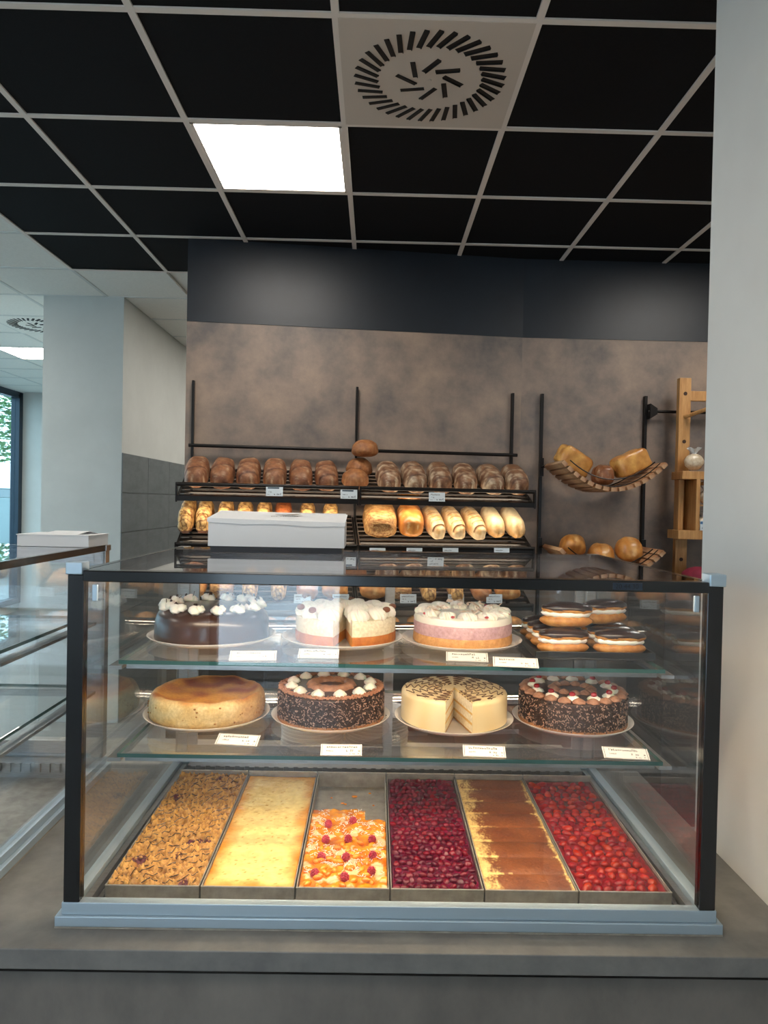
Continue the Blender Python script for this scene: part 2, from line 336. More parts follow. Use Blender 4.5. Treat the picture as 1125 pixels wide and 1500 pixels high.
# ================================================================== DISPLAY CASES
LED = mat('warm_led_strip', (255, 232, 200), .5, emit=CASE_STRENGTH); LEDOFF = mat('unlit_led_strip', (225, 215, 200), .4)
def glass_box(m, x0, x1, y0, y1, z0, z1, edges=True):
    k = len(m.f); m.box(x0, x1, y0, y1, z0, z1)
    if edges:
        d = [x1-x0, y1-y0, z1-z0]; ax = d.index(min(d)); faces = {0: (4, 5), 1: (2, 3), 2: (0, 1)}[ax]
        for q in range(6):
            if q not in faces: m.mi[k+q] = 1
    return m
def display_case(loc, label, lit):
    r = root('display_case', label, 'display case', loc)
    X = .609
    m = MB().box(-.622, .622, 0, .77, 0, .003)
    part('deck', m, STEEL, r, False)
    m = MB().box(-.622, .622, 0, .03, .003, .022).box(-.622, -.595, .03, .77, .003, .022).box(.595, .622, .03, .77, .003, .022).box(-.595, .595, .745, .77, .003, .05)
    bev(part('base_frame', m, ALUB, r, False), .0015)
    m = MB().box(-.612, .612, .006, .026, .022, .045).box(-.612, -.59, .026, .765, .022, .04).box(.59, .612, .026, .765, .022, .04)
    bev(part('glass_channel', m, ALUB, r, False), .0015)
    for s in (-1, 1):
        bev(part('side_rail', MB().box(*sorted((s*.588, s*.574)), .03, .74, .003, .03).box(*sorted((s*.572, s*.562)), .03, .74, .003, .016), ALU, r, False), .001)
        bev(part('post', B(*sorted((s*X, s*(X-.03))), .006, .028, .045, .655), BLACKM, r, False), .0015)
        bev(part('corner_cap', MB().box(*sorted((s*(X+.003), s*(X-.028))), .002, .036, .655, .678), ALUB, r, False), .002)
        bev(part('corner_cap', MB().box(*sorted((s*(X+.003), s*(X-.028))), .736, .772, .643, .660), ALU, r, False), .002)
        part('side_top_rail', B(*sorted((s*X, s*(X-.014))), .036, .736, .643, .66), BLACKM, r, False)
        bev(part('rear_post', B(*sorted((s*X, s*(X-.034))), .738, .768, .045, .643), ALU, r, False), .0015)
        part('side_glass', glass_box(MB(), *sorted((s*(X-.002), s*(X-.008))), .028, .738, .04, .643, False), [GLASS, GEDGE], r, False)
        bev(part('glass_clip', B(*sorted((s*(X-.045), s*(X-.055))), .005, .0115, .606, .637), ALUB, r, False), .002)
        for z in (.257, .452):
            part('shelf_bracket', MB().box(*sorted((s*.6, s*.572)), .19, .7, z-.016, z-.0085), ALU, r, False)
    bev(part('front_rail', B(-X+.028, X-.028, .004, .032, .642, .663), BLACKM, r, False), .002)
    part('rear_top_rail', B(-X+.034, X-.034, .74, .768, .63, .655), ALU, r, False)
    part('front_glass', glass_box(MB(), -X+.03, X-.03, .012, .018, .045, .642, False), [GLASS, GEDGE], r, False)
    part('top_glass', glass_box(MB(), -X+.014, X-.014, .032, .74, .6525, .6595, False), [SMOKE, GEDGE], r, False)
    for z in (.265, .46): part('shelf', glass_box(MB(), -.572, .572, .17, .70, z-.008, z), [GLASS, GEDGE], r, False)
    part('light_strip', B(-.55, .55, .034, .082, .6435, .651), LED if lit else LEDOFF, r, False)
    for z in (.265, .46):
        h_ = part('lamp_profile', MB().box(-.56, .56, .183, .205, z-.011, z-.0085).box(-.56, .56, .183, .185, z-.02, z-.011), ALU, r, False)
        part('light_strip', B(-.555, .555, .187, .203, z-.0135, z-.011), LED if lit else LEDOFF, h_, False)
    for s, y in ((-1, .75), (1, .764)):      # rear sliding doors
        x0, x1 = (-.575, .018) if s < 0 else (-.01, .575)
        m = MB().box(x0, x0+.026, y-.006, y+.006, .05, .63).box(x1-.026, x1, y-.006, y+.006, .05, .63)
        m.box(x0+.026, x1-.026, y-.006, y+.006, .05, .085).box(x0+.026, x1-.026, y-.006, y+.006, .605, .63).box(x0+.026, x1-.026, y-.006, y+.006, .215, .235)
        d = part('sliding_door', m, ALU, r, False)
        part('pane', glass_box(MB(), x0+.026, x1-.026, y-.002, y+.002, .085, .605, False), [GLASS, GEDGE], d, False)
    m = MB().box(-.56, .56, .69, .735, .003, .045)
    for k in range(40): m.box(-.55+k*.0275, -.536+k*.0275, .684, .69, .02, .045)
    part('vent_rail', m, ALU, r, False)
    return r
CX, CY, CZ = .045, 1.30, .9
case1 = display_case((CX, CY, CZ), 'lit glass display case full of cakes with black posts', True)
# small controller read-out in the front rail of the cake case
part('readout', B(.40, .455, .0028, .004, .646, .659), mat('readout_lcd', (38, 48, 62), .3), case1, False)
text('20 44.30', .0125, mat('readout_digits', (8, 12, 20), .4), case1, Matrix.Translation((.404, .0026, .6485)) @ Matrix.Rotation(PI/2, 4, 'X'))
case2 = display_case((-.772-.609, CY, CZ), 'unlit and nearly empty glass display case beside the grey tiled passage', False)
SHELF_LO, SHELF_UP = CZ+.265, CZ+.46

# ================================================================== SHEET CAKES IN TRAYS
TW, TL, TH = .1835, .535, .033
TRAYX = [-.516+.187*k for k in range(6)]
TILT = math.radians(1.6)
def tray_mat(k): return Matrix.Translation((TRAYX[k]+.0935, 1.381, .9045)) @ Matrix.Rotation(TILT, 4, 'X')
tm = MB(); t = .0015; a, b = TW/2, TL
tm.box(-a, a, 0, b, 0, t).box(-a, a, 0, t, t, TH).box(-a, -a+t, t, b-t, t, TH).box(a-t, a, t, b-t, t, TH).box(-a, a, b-t, b, t, TH+.008)
tme = tm.mesh('baking_tray', STEEL, False)
kinds = ['crumble cake', 'custard cake', 'mandarin cake', 'dark cherry cake', 'cocoa-dusted cream cake', 'strawberry cake']
for k in range(6):
    o = link('baking_tray', tme); o.matrix_world = tray_mat(k); tag(o, 'long shallow steel tray holding the %s' % kinds[k], 'tray', 'steel trays on the case floor')
    rim = part('rim', MB().tube([(-a, 0, TH), (a, 0, TH)], .0018, 6).tube([(-a, b, TH+.008), (a, b, TH+.008)], .0018, 6), STEEL, o)
NX, NY = 56, 160
def slab(hfn, cfn, y0=.003, y1=TL-.004, nx=NX, ny=NY, mask=None, x0=-a+.003, x1=a-.003):
    m = MB(); vs_, cs = [], []
    for j in range(ny+1):
        for i in range(nx+1):
            x = x0+(x1-x0)*i/nx; y = y0+(y1-y0)*j/ny; h = hfn(x, y)
            vs_.append((x, y, h)); cs.append(cfn(x, y, h))
    fs = [(j*(nx+1)+i, j*(nx+1)+i+1, (j+1)*(nx+1)+i+1, (j+1)*(nx+1)+i) for j in range(ny) for i in range(nx)]
    # skirt down to the tray floor
    edge = [(i, 0) for i in range(nx)] + [(nx, j) for j in range(ny)] + [(i, ny) for i in range(nx, 0, -1)] + [(0, j) for j in range(ny, 0, -1)]
    base = len(vs_); E_ = [j*(nx+1)+i for i, j in edge]
    for e in E_: vs_.append((vs_[e][0], vs_[e][1], .002)); cs.append(cs[e])
    q = len(E_); fs += [(base+i, base+(i+1) % q, E_[(i+1) % q], E_[i]) for i in range(q)]
    return m.add(vs_, fs, cs)
def cake_root(name, label, k): 
    o = root(name, label, 'cake'); o.matrix_world = tray_mat(k); return o
# 1 crumble
def crumb_h(x, y):
    d, _ = noise.voronoi(Vector((x*150, y*150, 1.3))); d2, _ = noise.voronoi(Vector((x*78, y*78, 7.1)))
    return .024+.011*max(0, 1-d[0]*1.25)+.011*max(0, 1-d2[0]*1.1)+.002*n3(x*300, y*300)
def crumb_c(x, y, h):
    t = (h-.028)/.016+.6*n3(x*60, y*60, 3); c = mixc(L3(142, 92, 38), L3(214, 164, 84), t+.3)
    if n3(x*26, y*26, 9) > .52 and h < .036: c = L3(92, 14, 40)
    return c
r = cake_root('crumble_sheet_cake', 'golden crumble sheet cake drizzled with dark chocolate in the end tray', 0)
part('cake', slab(crumb_h, crumb_c, nx=84, ny=240), CAKEV, r, angle=180)
m = MB(); m.cur = (1, 1, 1)
for q in range(24):
    y0 = -.08+q*.026; pts = []
    for s_ in range(26):
        x = -a+.008+(TW-.016)*s_/25; y = y0+.10*s_/25+.008*n3(s_*.3, q*5.1)
        if .006 < y < TL-.01: pts.append((x, y, crumb_h(x, y)+.0008))
    if len(pts) > 3: m.tube(pts, .0008+.0004*rnd.random(), 5)
part('chocolate_drizzle', m, CHOC, r)
# 2 custard
def cust_h(x, y): return .029+.0018*n3(x*25, y*14, 4)+.0008*n3(x*110, y*110)
def cust_c(x, y, h):
    e = min(a-abs(x), y, TL-y); w_ = e+.018*n3(x*22, y*22, 2)
    c = mixc(L3(216, 142, 34), L3(250, 226, 146), w_/.035)
    c = mixc(c, L3(226, 166, 62), max(0, (y-TL*.72)/.2)*.7+.2*n3(x*14, y*14, 8))
    d, _ = noise.voronoi(Vector((x*62, y*110, 5.5)))
    if d[0] < .23 and n3(x*40, y*40, 6) > -.1: c = mixc(c, L3(196, 140, 44), .75)
    return c
r = cake_root('custard_sheet_cake', 'smooth pale yellow custard sheet cake with browned edges', 1)
part('cake', slab(cust_h, cust_c), GLOSSV, r, angle=180)
# 3 mandarin, partly sold
r = cake_root('mandarin_sheet_cake', 'half-sold mandarin sheet cake with raspberries and coconut', 2)
def man_h(x, y):
    d, _ = noise.voronoi(Vector((x*48, y*48, 2.2))); return .022+.008*max(0, 1-d[0]*1.2)
def man_c(x, y, h):
    c = mixc(L3(206, 110, 12), L3(246, 176, 44), (h-.022)/.008+.3*n3(x*50, y*50)); return mixc(c, L3(250, 232, 190), .65 if n3(x*34, y*34, 5) > .22 else 0)
part('cake', slab(man_h, man_c, .003, .30, 56, 90), GLOSSV, r, angle=180)
part('cake_corner', slab(man_h, man_c, .30, .352, 36, 16, x1=.04), GLOSSV, r, angle=180)
MAND = mat('mandarin_segment', (244, 150, 22), .2, 0, (232, 120, 10), 60, randcol=.12, coat=.4)
sg = MB().ball((0, 0, 0), .0115, .0062, .0058, 10, 7, fn=lambda d: 1-.16*d.x*d.x).mesh('mandarin_segment', MAND)
for q in range(64):
    x = rnd.uniform(-a+.016, a-.016); y = rnd.uniform(.017, .285 if q % 5 else .34)
    if y > .3 and x > .03: x -= .08
    slot_copy('mandarin_segment', sg, r, (x, y, man_h(x, y)+.001), (rnd.uniform(-.3, .3), 0, rnd.uniform(0, PI)))
rb = MB()
for i in range(5):
    th = .25+i*.5
    for j in range(max(1, round(9*math.sin(th)))):
        ph = 2*PI*j/max(1, round(9*math.sin(th)))+i*.4; rb.ball((.0058*math.sin(th)*math.cos(ph), .0058*math.sin(th)*math.sin(ph), .0068*math.cos(th)), .0026, .0026, .0026, 6, 5)
rbm = rb.mesh('raspberry', mat('raspberry', (158, 18, 44), .3, 0, (196, 60, 84), 200))
for px, py in ((481, 1208), (517, 1204), (477, 1231), (510, 1231), (545, 1230), (471, 1254), (507, 1255), (546, 1252), (461, 1278), (505, 1281), (544, 1276)):
    p = tray_mat(2).inverted() @ on_z(px, py, .94); slot_copy('raspberry', rbm, r, (p.x, p.y, man_h(p.x, p.y)+.007), (rnd.uniform(-.5, .5), rnd.uniform(-.5, .5), rnd.uniform(0, 6)), (1.15,)*3)
m = MB()
for q in range(900):
    x = rnd.uniform(-a+.008, a-.008); y = rnd.uniform(.02, .345); 
    if (y > .3 and x > .035) or n3(x*18, y*18, 3) < -.12 or y < .05+.03*n3(x*30, 1): continue
    z = man_h(x, y)+.002+rnd.random()*.002; an = rnd.uniform(0, PI); l = rnd.uniform(.002, .0045)
    m.box(-l, l, -.0005, .0005, -.0004, .0004, Matrix.Translation((x, y, z)) @ Matrix.Rotation(an, 4, 'Z') @ Matrix.Rotation(rnd.uniform(-.5, .5), 4, 'Y'))
stuff(part('coconut_shreds', m, CREAM, r, False))
m = MB()
for x, y, s_ in ((.01, .47, .008), (-.02, .43, .005), (-.012, .425, .004), (.06, .42, .003), (.05, .49, .004), (-.05, .46, .003)): m.ball((x, y, .0045), s_, s_*.8, .0015, 8, 5)
part('crumbs', m, MAND, r)
# 4 dark cherries in jelly
r = cake_root('cherry_sheet_cake', 'sheet cake packed with dark red cherries in glossy jelly', 3)
part('jelly', slab(lambda x, y: .027+.001*n3(x*60, y*60), lambda x, y, h: mixc(L3(70, 0, 32), L3(110, 4, 50), .5+n3(x*30, y*30)), nx=40, ny=100), GLOSSV, r, angle=180)
ch = MB().ball((0, 0, 0), .0082, .0082, .0062, 12, 8, fn=lambda d: 1-.22*math.exp(-((d.x**2+d.y**2)/.09)) if d.z > 0 else 1).mesh('cherry', BERRY)
for j in range(24):
    for i in range(12):
        slot_copy('cherry', ch, r, (-a+.0135+.0138*i+(.004 if j % 2 else -.001)+rnd.uniform(-.002, .002), .016+.0217*j+rnd.uniform(-.004, .004), .0265+rnd.uniform(-.0015, .002)),
                  (rnd.uniform(-.9, .9), rnd.uniform(-.9, .9), 0), (rnd.uniform(.85, 1.2), rnd.uniform(.85, 1.25), 1))
# 5 cocoa-dusted slices
r = cake_root('cocoa_cream_sheet_cake', 'cream sheet cake dusted with cocoa and scored into strips', 4)
def coc_h(x, y):
    s_ = (y % .0665)/.0665; return .028+.0035*(1-abs(2*s_-1)**4)+.0006*n3(x*160, y*160)
def coc_c(x, y, h):
    s_ = (y % .0665)/.0665; e = min((x+a)/.05, (a-x)/.016)
    k = e*1.0+.5*n3(x*70, y*36, 3)+.5*n3(x*260, y*180, 1)-.12
    if s_ < .07 or s_ > .965: k -= .55*(n3(x*120, y*4)+.75)
    if n3(x*22, y*22, 12) > .58: k -= .5
    return mixc(L3(232, 200, 128), mixc(L3(112, 56, 24), L3(138, 78, 38), .5+n3(x*20, y*20)), max(0, min(1, k*1.8-.1)))
part('cake', slab(coc_h, coc_c, nx=90, ny=260), CAKEV, r, angle=180)
# 6 strawberries
r = cake_root('strawberry_sheet_cake', 'sheet cake covered with bright red strawberries in jelly', 5)
part('jelly', slab(lambda x, y: .0275+.001*n3(x*60, y*60), lambda x, y, h: mixc(L3(104, 0, 12), L3(140, 4, 16), .5+n3(x*30, y*30)), nx=40, ny=100), GLOSSV, r, angle=180)
sb = MB().ball((0, 0, 0), .0125, .0098, .0078, 14, 9, fn=lambda d: 1-.28*max(0, d.x)*(abs(d.y)+.35*abs(d.z))).mesh('strawberry', STRAW)
for j in range(23):
    for i in range(7):
        slot_copy('strawberry', sb, r, (-a+.0205+.0227*i+(.004 if j % 2 else -.002)+rnd.uniform(-.002, .002), .0195+.0222*j+rnd.uniform(-.004, .004), .0265+rnd.uniform(-.0015, .0015)),
                  (rnd.uniform(-.4, .4), rnd.uniform(-.4, .4), rnd.uniform(0, 6.28)), (rnd.uniform(.85, 1.2), rnd.uniform(.85, 1.15), 1))

# ================================================================== ROUND CAKES ON PLATES
pl = MB().lathe([(0, .004), (.085, .004), (.09, 0), (.096, 0), (.1, .004), (.136, .005), (.152, .014), (.1535, .0165), (.151, .017), (.142, .0105), (.1385, .0085), (0, .0085)], 64)
plm = pl.mesh('cake_plate', CHINA, True, 60)
def plate(x, y, z, what, sc=.945):
    o = link('cake_plate', plm); o.location = (x, y, z+.0006); o.scale = (sc, sc, 1)
    tag(o, 'wide white china plate under the %s' % what, 'plate', 'white cake plates in the display case'); return o
PZ = .0098
LO = [(-.400, 1.727), (-.098, 1.727), (.203, 1.722), (.496, 1.727)]
UP = [(-.385, 1.70), (-.073, 1.705), (.216, 1.705)]
def swirl_mesh(rad, h, m_, name, ridges=7):          # piped rosette
    m = MB(); prof = [(1, 0), (1.08, .18), (.98, .4), (.74, .62), (.45, .82), (.16, .97), (0, 1.0)]
    m.lathe([(p*rad, z*h) for p, z in prof], ridges*5, fn=lambda aa, j, r_, z: (r_*(1+.13*math.cos(ridges*(aa+z/h*1.4))), z))
    return m.mesh(name, m_, True, 180)
ROS = swirl_mesh(.0142, .0155, CREAM, 'cream_rosette'); BROS = swirl_mesh(.014, .012, BCREAM, 'chocolate_rosette', 6); BROS2 = swirl_mesh(.0105, .009, BCREAM, 'chocolate_rosette_small', 6)
def body_prof(R_, h, e=.006, n=5): return [(0, 0), (R_-.003, 0), (R_, .003)] + [(R_-e+e*math.cos(t_*PI/2/n), h-e+e*math.sin(t_*PI/2/n)) for t_ in range(n+1)] + [(R_*.6, h), (0, h)]
def sprinkled(x, y, what, label, cherries):
    plate(x, y, SHELF_LO, what)
    r = root('chocolate_torte', label, 'cake', (x, y, SHELF_LO+PZ)); R_, h = .129, .071
    part('sponge', MB().lathe(body_prof(R_, h), 64), mat('chocolate_torte_side', (66, 40, 30), .5, 0, (40, 24, 18), 120), r)
    part('base', MB().lathe([(R_+.0015, 0), (R_+.002, .006), (R_, .009)], 64), mat('sponge_base', (176, 120, 74), .7, 0, (140, 92, 54), 60), r)
    part('glaze', MB().lathe([(0, h+.0025), (R_-.026, h+.0025), (R_-.024, h)], 48), CHOC, r)
    for colr, nn_, nm in (((50, 30, 24), 2900, 'dark'), ((188, 150, 128), 1300, 'light')):
        m = MB()
        for q in range(nn_):
            an = rnd.uniform(0, 2*PI); z = rnd.uniform(.004, h-.002); l = rnd.uniform(.002, .0042)
            M = Matrix.Rotation(an, 4, 'Z') @ Matrix.Translation((R_+.0006, 0, z)) @ Matrix.Rotation(rnd.uniform(0, PI), 4, 'X')
            m.box(-.0008, .001, -.0006, .0006, -l*.72, l*.72, M)
        stuff(part('chocolate_sprinkles', m, mat('sprinkle_'+nm, colr, .45), r, False))
    m = MB()
    if not cherries:
        for q in range(1100):
            an = rnd.uniform(0, 2*PI); rr = R_-.002-abs(rnd.gauss(0, .009)); l = rnd.uniform(.002, .005)
            m.box(-l, l, -.0008, .0008, -.0006, .0012, Matrix.Translation((rr*math.cos(an), rr*math.sin(an), h+.001+rnd.random()*.004)) @ Matrix.Rotation(rnd.uniform(0, PI), 4, 'Z') @ Matrix.Rotation(rnd.uniform(-.4, .4), 4, 'Y'))
        stuff(part('milk_chocolate_shavings', m, mat('milk_shavings', (186, 132, 102), .5), r, False))
        m = MB().lathe([(.034, h), (.033, h+.009), (.042, h+.014), (.055, h+.011), (.06, h+.004), (.06, h)], 60, fn=lambda aa, j, r_, z: (r_*(1+.04*math.cos(14*aa)), z+.0015*math.sin(14*aa+j)))
        part('chocolate_cream_ring', m, BCREAM, r, True, 180)
    else:
        for q in range(22): slot_copy('chocolate_rosette', BROS, r, ((R_-.014)*math.cos(2*PI*q/22), (R_-.014)*math.sin(2*PI*q/22), h), (0, 0, q))
        for q in range(11): slot_copy('chocolate_rosette', BROS2, r, (.046*math.cos(2*PI*q/11), .046*math.sin(2*PI*q/11), h+.0022), (0, 0, q), (1.15, 1.15, 1.2))
    cm = MB().ball((0, 0, 0), .0062, .0062, .0055, 10, 7).mesh('cherry', mat('candied_cherry', (150, 12, 26), .15, coat=.5))
    for q in range(12):
        an = 2*PI*(q+.5)/12; rr = .098 if not cherries else .096
        o = slot_copy('cream_rosette', ROS, r, (rr*math.cos(an), rr*math.sin(an), h+.002), (0, 0, an), (1.0, 1.0, .8) if cherries else (1, 1, 1))
        if cherries: slot_copy('cherry', cm, o, (.001, -.002, .0165), (0, 0, 0), (1.25, 1.25, 1.35))
    m = MB()
    for q in range(9): an = rnd.uniform(-2.4, .1); m.ball(((R_+rnd.uniform(.006, .011))*math.cos(an), (R_+.009)*math.sin(an), .0085), .0018, .0014, .0012, 6, 4)
    part('crumbs', m, CHOC, r)
# cheesecake
x, y = LO[0]; plate(x, y, SHELF_LO, 'baked cheesecake', .985)
r = root('baked_cheesecake', 'plain baked cheesecake with a browned sunken top', 'cake', (x, y, SHELF_LO+PZ))
R_, h = .137, .06
prof = [(0, 0), (R_-.006, 0), (R_-.001, .003), (R_+.001, .015), (R_+.002, .03), (R_, .045), (R_-.003, h-.008), (R_-.008, h-.001), (R_-.014, h+.001), (R_-.021, h-.003), (R_-.03, h-.008)] + [(R_*(.72-.12*q), h-.010) for q in range(6)] + [(0, h-.010)]
def chf(aa, j, r_, z):
    if r_ < .01: return r_, z
    w_ = n3(math.cos(aa)*2.2, math.sin(aa)*2.2, z*20); return r_*(1+.012*w_), z+(.006*n3(math.cos(aa)*2.5, math.sin(aa)*2.5, 3) if z > .05 else 0)+.002*n3(r_*40*math.cos(aa), r_*40*math.sin(aa), 8)*(z > .04)
def chc(aa, j, r_, z):
    X_, Y_ = r_*math.cos(aa), r_*math.sin(aa); k = n3(X_*22, Y_*22, 2)
    if j >= 9: return mixc(mixc(L3(224, 160, 62), L3(178, 88, 28), .35+k*1.3+Y_*4), L3(96, 34, 22), max(0, (Y_-.07)*18+k*.6) if r_ > .075 else k*.3)
    c = mixc(L3(238, 212, 152), L3(222, 176, 98), .3+n3(X_*30, Y_*30, z*60)*1.2)
    if j >= 7: c = mixc(c, L3(198, 122, 44), .55+k)
    c = mixc(c, L3(200, 138, 66), max(0, (X_-.07)*9+.3*k))
    if j < 3: c = mixc(c, L3(206, 158, 84), .6)
    return c
part('cheesecake', MB().lathe(prof, 96, fn=chf, cfn=chc), CAKEV, r, True, 180)
m = MB()
for q in range(26):
    an = rnd.uniform(-PI, 0); z = rnd.uniform(.01, .05); m.ball(((R_+.0005)*math.cos(an), (R_+.0005)*math.sin(an), z), .003, .002, .0022, 7, 5)
part('raisins', m, mat('raisin', (176, 120, 52), .5), r)
sprinkled(*LO[1], 'torte with plain cream rosettes', 'dark chocolate sprinkle torte with plain white cream rosettes', False)
sprinkled(*LO[3], 'torte with cherry-topped rosettes', 'dark chocolate sprinkle torte with red cherries on its rosettes', True)
# cakes with a slice missing
def cut_faces(m, a0, a1, R_, layers, flip=False):
    for aa, sgn in ((a0, 1), (a1, -1)):
        for z0, z1, c in layers:
            m.cur = lin(c); ca, sa = math.cos(aa), math.sin(aa); n_ = 10
            vs_ = [Vector((R_*q/n_*ca, R_*q/n_*sa, z)) for z in (z0, z1) for q in range(n_+1)]
            fs = [(q, q+1, n_+2+q, n_+1+q) if sgn > 0 else (q+1, q, n_+1+q, n_+2+q) for q in range(n_)]
            m.add(vs_, fs)
    m.cur = (1, 1, 1)
x, y = LO[2]; plate(x, y, SHELF_LO, 'marzipan torte')
r = root('marzipan_torte', 'ivory marzipan torte with chocolate scribbles and one slice missing', 'cake', (x, y, SHELF_LO+PZ)); R_, h = .129, .073
a0, a1 = -PI/2+.22, -PI/2-.26+2*PI
m = MB(); m.cur = L3(240, 218, 170)
part('marzipan_cover', m.lathe(body_prof(R_, h, .011)[2:], 90, a0, a1, cfn=lambda aa, j, r_, z: mixc(L3(240, 220, 176), L3(226, 190, 124), .3+.6*n3(math.cos(aa)*3, math.sin(aa)*3, z*12)-.2*(z > .07))), mat('marzipan', (255, 255, 255), .38, vcol=True, coat=.1), r)
m = MB(); cut_faces(m, a0, a1, R_-.0005, [(0, .004, (206, 152, 84)), (.004, .020, (246, 232, 200)), (.020, .026, (232, 186, 98)), (.026, .043, (248, 238, 214)), (.043, .048, (232, 186, 98)), (.048, .070, (248, 238, 214)), (.070, .0758, (240, 214, 158))])
part('cut_face', m, CAKEV, r, False)
m = MB(); n_ = 14
for q in range(n_):
    a_ = a0+.12+(a1-a0-.24)*q/(n_-1); pts = []
    for s_ in range(40):
        t_ = s_/39; rr = .03+.088*t_; off = (.006+.016*t_)*math.sin(t_*30+q)*.8; pts.append((rr*math.cos(a_)-off*math.sin(a_), rr*math.sin(a_)+off*math.cos(a_), h+.0006))
    m.tube(pts, .0011, 5)
    pts = [((.122-.006*abs(math.sin(3*s_)))*math.cos(a_+(s_-8)*.012), (.122-.006*abs(math.sin(3*s_)))*math.sin(a_+(s_-8)*.012), h+.0004) for s_ in range(17)]
    m.tube(pts, .001, 5)
part('chocolate_scribble', m, mat('brown_icing', (92, 56, 38), .4), r)
# upper shelf: glazed chocolate cake
x, y = UP[0]; plate(x, y, SHELF_UP, 'glazed chocolate cake', .985)
r = root('glazed_chocolate_cake', 'smooth chocolate-glazed cake with a ring of cream dollops', 'cake', (x, y, SHELF_UP+PZ)); R_, h = .134, .073
part('glaze', MB().lathe([(0, 0), (R_, 0), (R_+.001, .004), (R_, .02), (R_-.001, .04), (R_-.004, .052), (R_-.010, .062), (R_-.020, .069), (R_-.034, h-.0005), (R_-.05, h), (0, h)], 72, fn=lambda aa, j, r_, z: (r_*(1+.008*n3(math.cos(aa)*4, math.sin(aa)*4, z*30)), z)), mat('milk_chocolate_glaze', (66, 38, 28), .3, 0, (52, 29, 21), 9, coat=.25), r)
dm = MB()
for q in range(4): dm.ball((.007*math.cos(q*1.9), .006*math.sin(q*1.9), .004+.003*(q % 2)), .012, .010, .008, 10, 7, fn=lambda d: 1+.14*math.sin(9*d.x+5*d.y+7*d.z))
dme = dm.mesh('cream_dollop', CREAM, True, 180); shm = B(-.0006, .0006, -.004, .004, 0, .02).mesh('chocolate_shard', CHOC, False)
for q in range(14):
    an = 2*PI*q/14+.1; o = slot_copy('cream_dollop', dme, r, (.107*math.cos(an), .107*math.sin(an), h-.002), (0, 0, an), (1.1, 1.2, 1.15))
    for e in range(2): slot_copy('chocolate_shard', shm, o, (rnd.uniform(-.005, .005), rnd.uniform(-.005, .005), .006), (rnd.uniform(-.9, .9), rnd.uniform(-.9, .9), rnd.uniform(0, 3)), (1, rnd.uniform(.5, 1), rnd.uniform(.5, .9)))
# cream cake with a slice out
x, y = UP[1]; plate(x, y, SHELF_UP, 'white cream cake')
r = root('cream_cake', 'white whipped cream cake with chocolate coins and a slice cut out', 'cake', (x+.008, y, SHELF_UP+PZ)); R_ = .121
a0, a1 = -PI/2+.16, -PI/2-.20+2*PI
part('sponge', MB().lathe([(R_-.001, 0), (R_, .003), (R_, .02), (R_-.002, .024)], 80, a0, a1, fn=lambda aa, j, r_, z: (r_, z+(.003*n3(aa*6, 1) if j == 3 else 0)), cfn=lambda aa, j, r_, z: mixc(L3(206, 130, 50), L3(168, 88, 26), .5+n3(aa*9, z*100))), CAKEV, r)
part('cream_filling', MB().lathe([(R_-.0025, .018), (R_-.001, .026), (R_-.0005, .05), (R_-.005, .058), (R_*.7, .059), (0, .059)], 80, a0, a1, cfn=lambda aa, j, r_, z: mixc(L3(240, 230, 204), L3(226, 212, 176), .3+.6*n3(aa*8, z*90)+(.25 if z < .05 else -.5))), CAKEV, r)
m = MB(); cut_faces(m, a0, a1, R_-.001, [(0, .022, (214, 150, 70)), (.022, .046, (244, 232, 204)), (.046, .059, (248, 242, 228))]); part('cut_face', m, CAKEV, r, False)
wv = MB()
wv.ball((0, 0, 0), .03, .017, .016, 70, 14, fn=lambda d: 1+.17*math.cos(10*math.atan2(d.y, d.x*.7)+4*d.z)*(1-abs(d.z)**3)); wvm = wv.mesh('cream_wave', CREAM, True, 180)
coin = MB().lathe([(0, .003), (.007, .0032), (.0088, .0022), (.009, 0), (0, 0)], 20).mesh('chocolate_coin', mat('milk_chocolate', (142, 86, 56), .4, 0, (120, 66, 40), 200))
for q in range(12):
    an = a0+.2+(a1-a0-.4)*q/11; o = slot_copy('cream_wave', wvm, r, (.09*math.cos(an), .09*math.sin(an), .064), (0, -.12, an), (.95, 1.25, 1.2)); 
    if q % 4 in (1, 2): slot_copy('chocolate_coin', coin, r, (.112*math.cos(an+.18), .112*math.sin(an+.18), .078), (-.5 if math.sin(an) > 0 else .6, 0, 0))
for q in range(7):
    an = a0+.4+(a1-a0-.8)*q/6; slot_copy('cream_wave', wvm, r, (.046*math.cos(an), .046*math.sin(an), .066), (0, 0, an+.5), (.85, 1.1, 1.2))
# pink cream cake
x, y = UP[2]; plate(x, y, SHELF_UP, 'pink cream cake')
r = root('pink_cream_cake', 'uncut pink cream cake on sponge with pale flakes on top', 'cake', (x+.002, y, SHELF_UP+PZ)); R_ = .119
part('sponge', MB().lathe([(R_-.001, 0), (R_+.0005, .004), (R_, .018), (R_-.002, .022)], 72, cfn=lambda aa, j, r_, z: mixc(L3(222, 170, 108), L3(196, 138, 78), .5+n3(aa*9, z*100))), CAKEV, r)
part('pink_cream', MB().lathe([(R_-.0035, .017), (R_-.001, .024), (R_-.0005, .046), (R_-.002, .05)], 72, cfn=lambda aa, j, r_, z: mixc(L3(216, 178, 184), L3(196, 158, 168), .4+n3(aa*12, z*120))), CAKEV, r)
part('cream_top', MB().lathe([(R_-.002, .047), (R_-.001, .056), (R_-.004, .064), (R_-.012, .067), (R_*.6, .066), (0, .066)], 72, fn=lambda aa, j, r_, z: (r_, z+.003*n3(aa*7, r_*60))), CREAM, r)
for q in range(12):
    an = 2*PI*q/12; slot_copy('cream_wave', wvm, r, (.09*math.cos(an), .09*math.sin(an), .068), (0, -.1, an+.4), (.85, 1.05, .8))
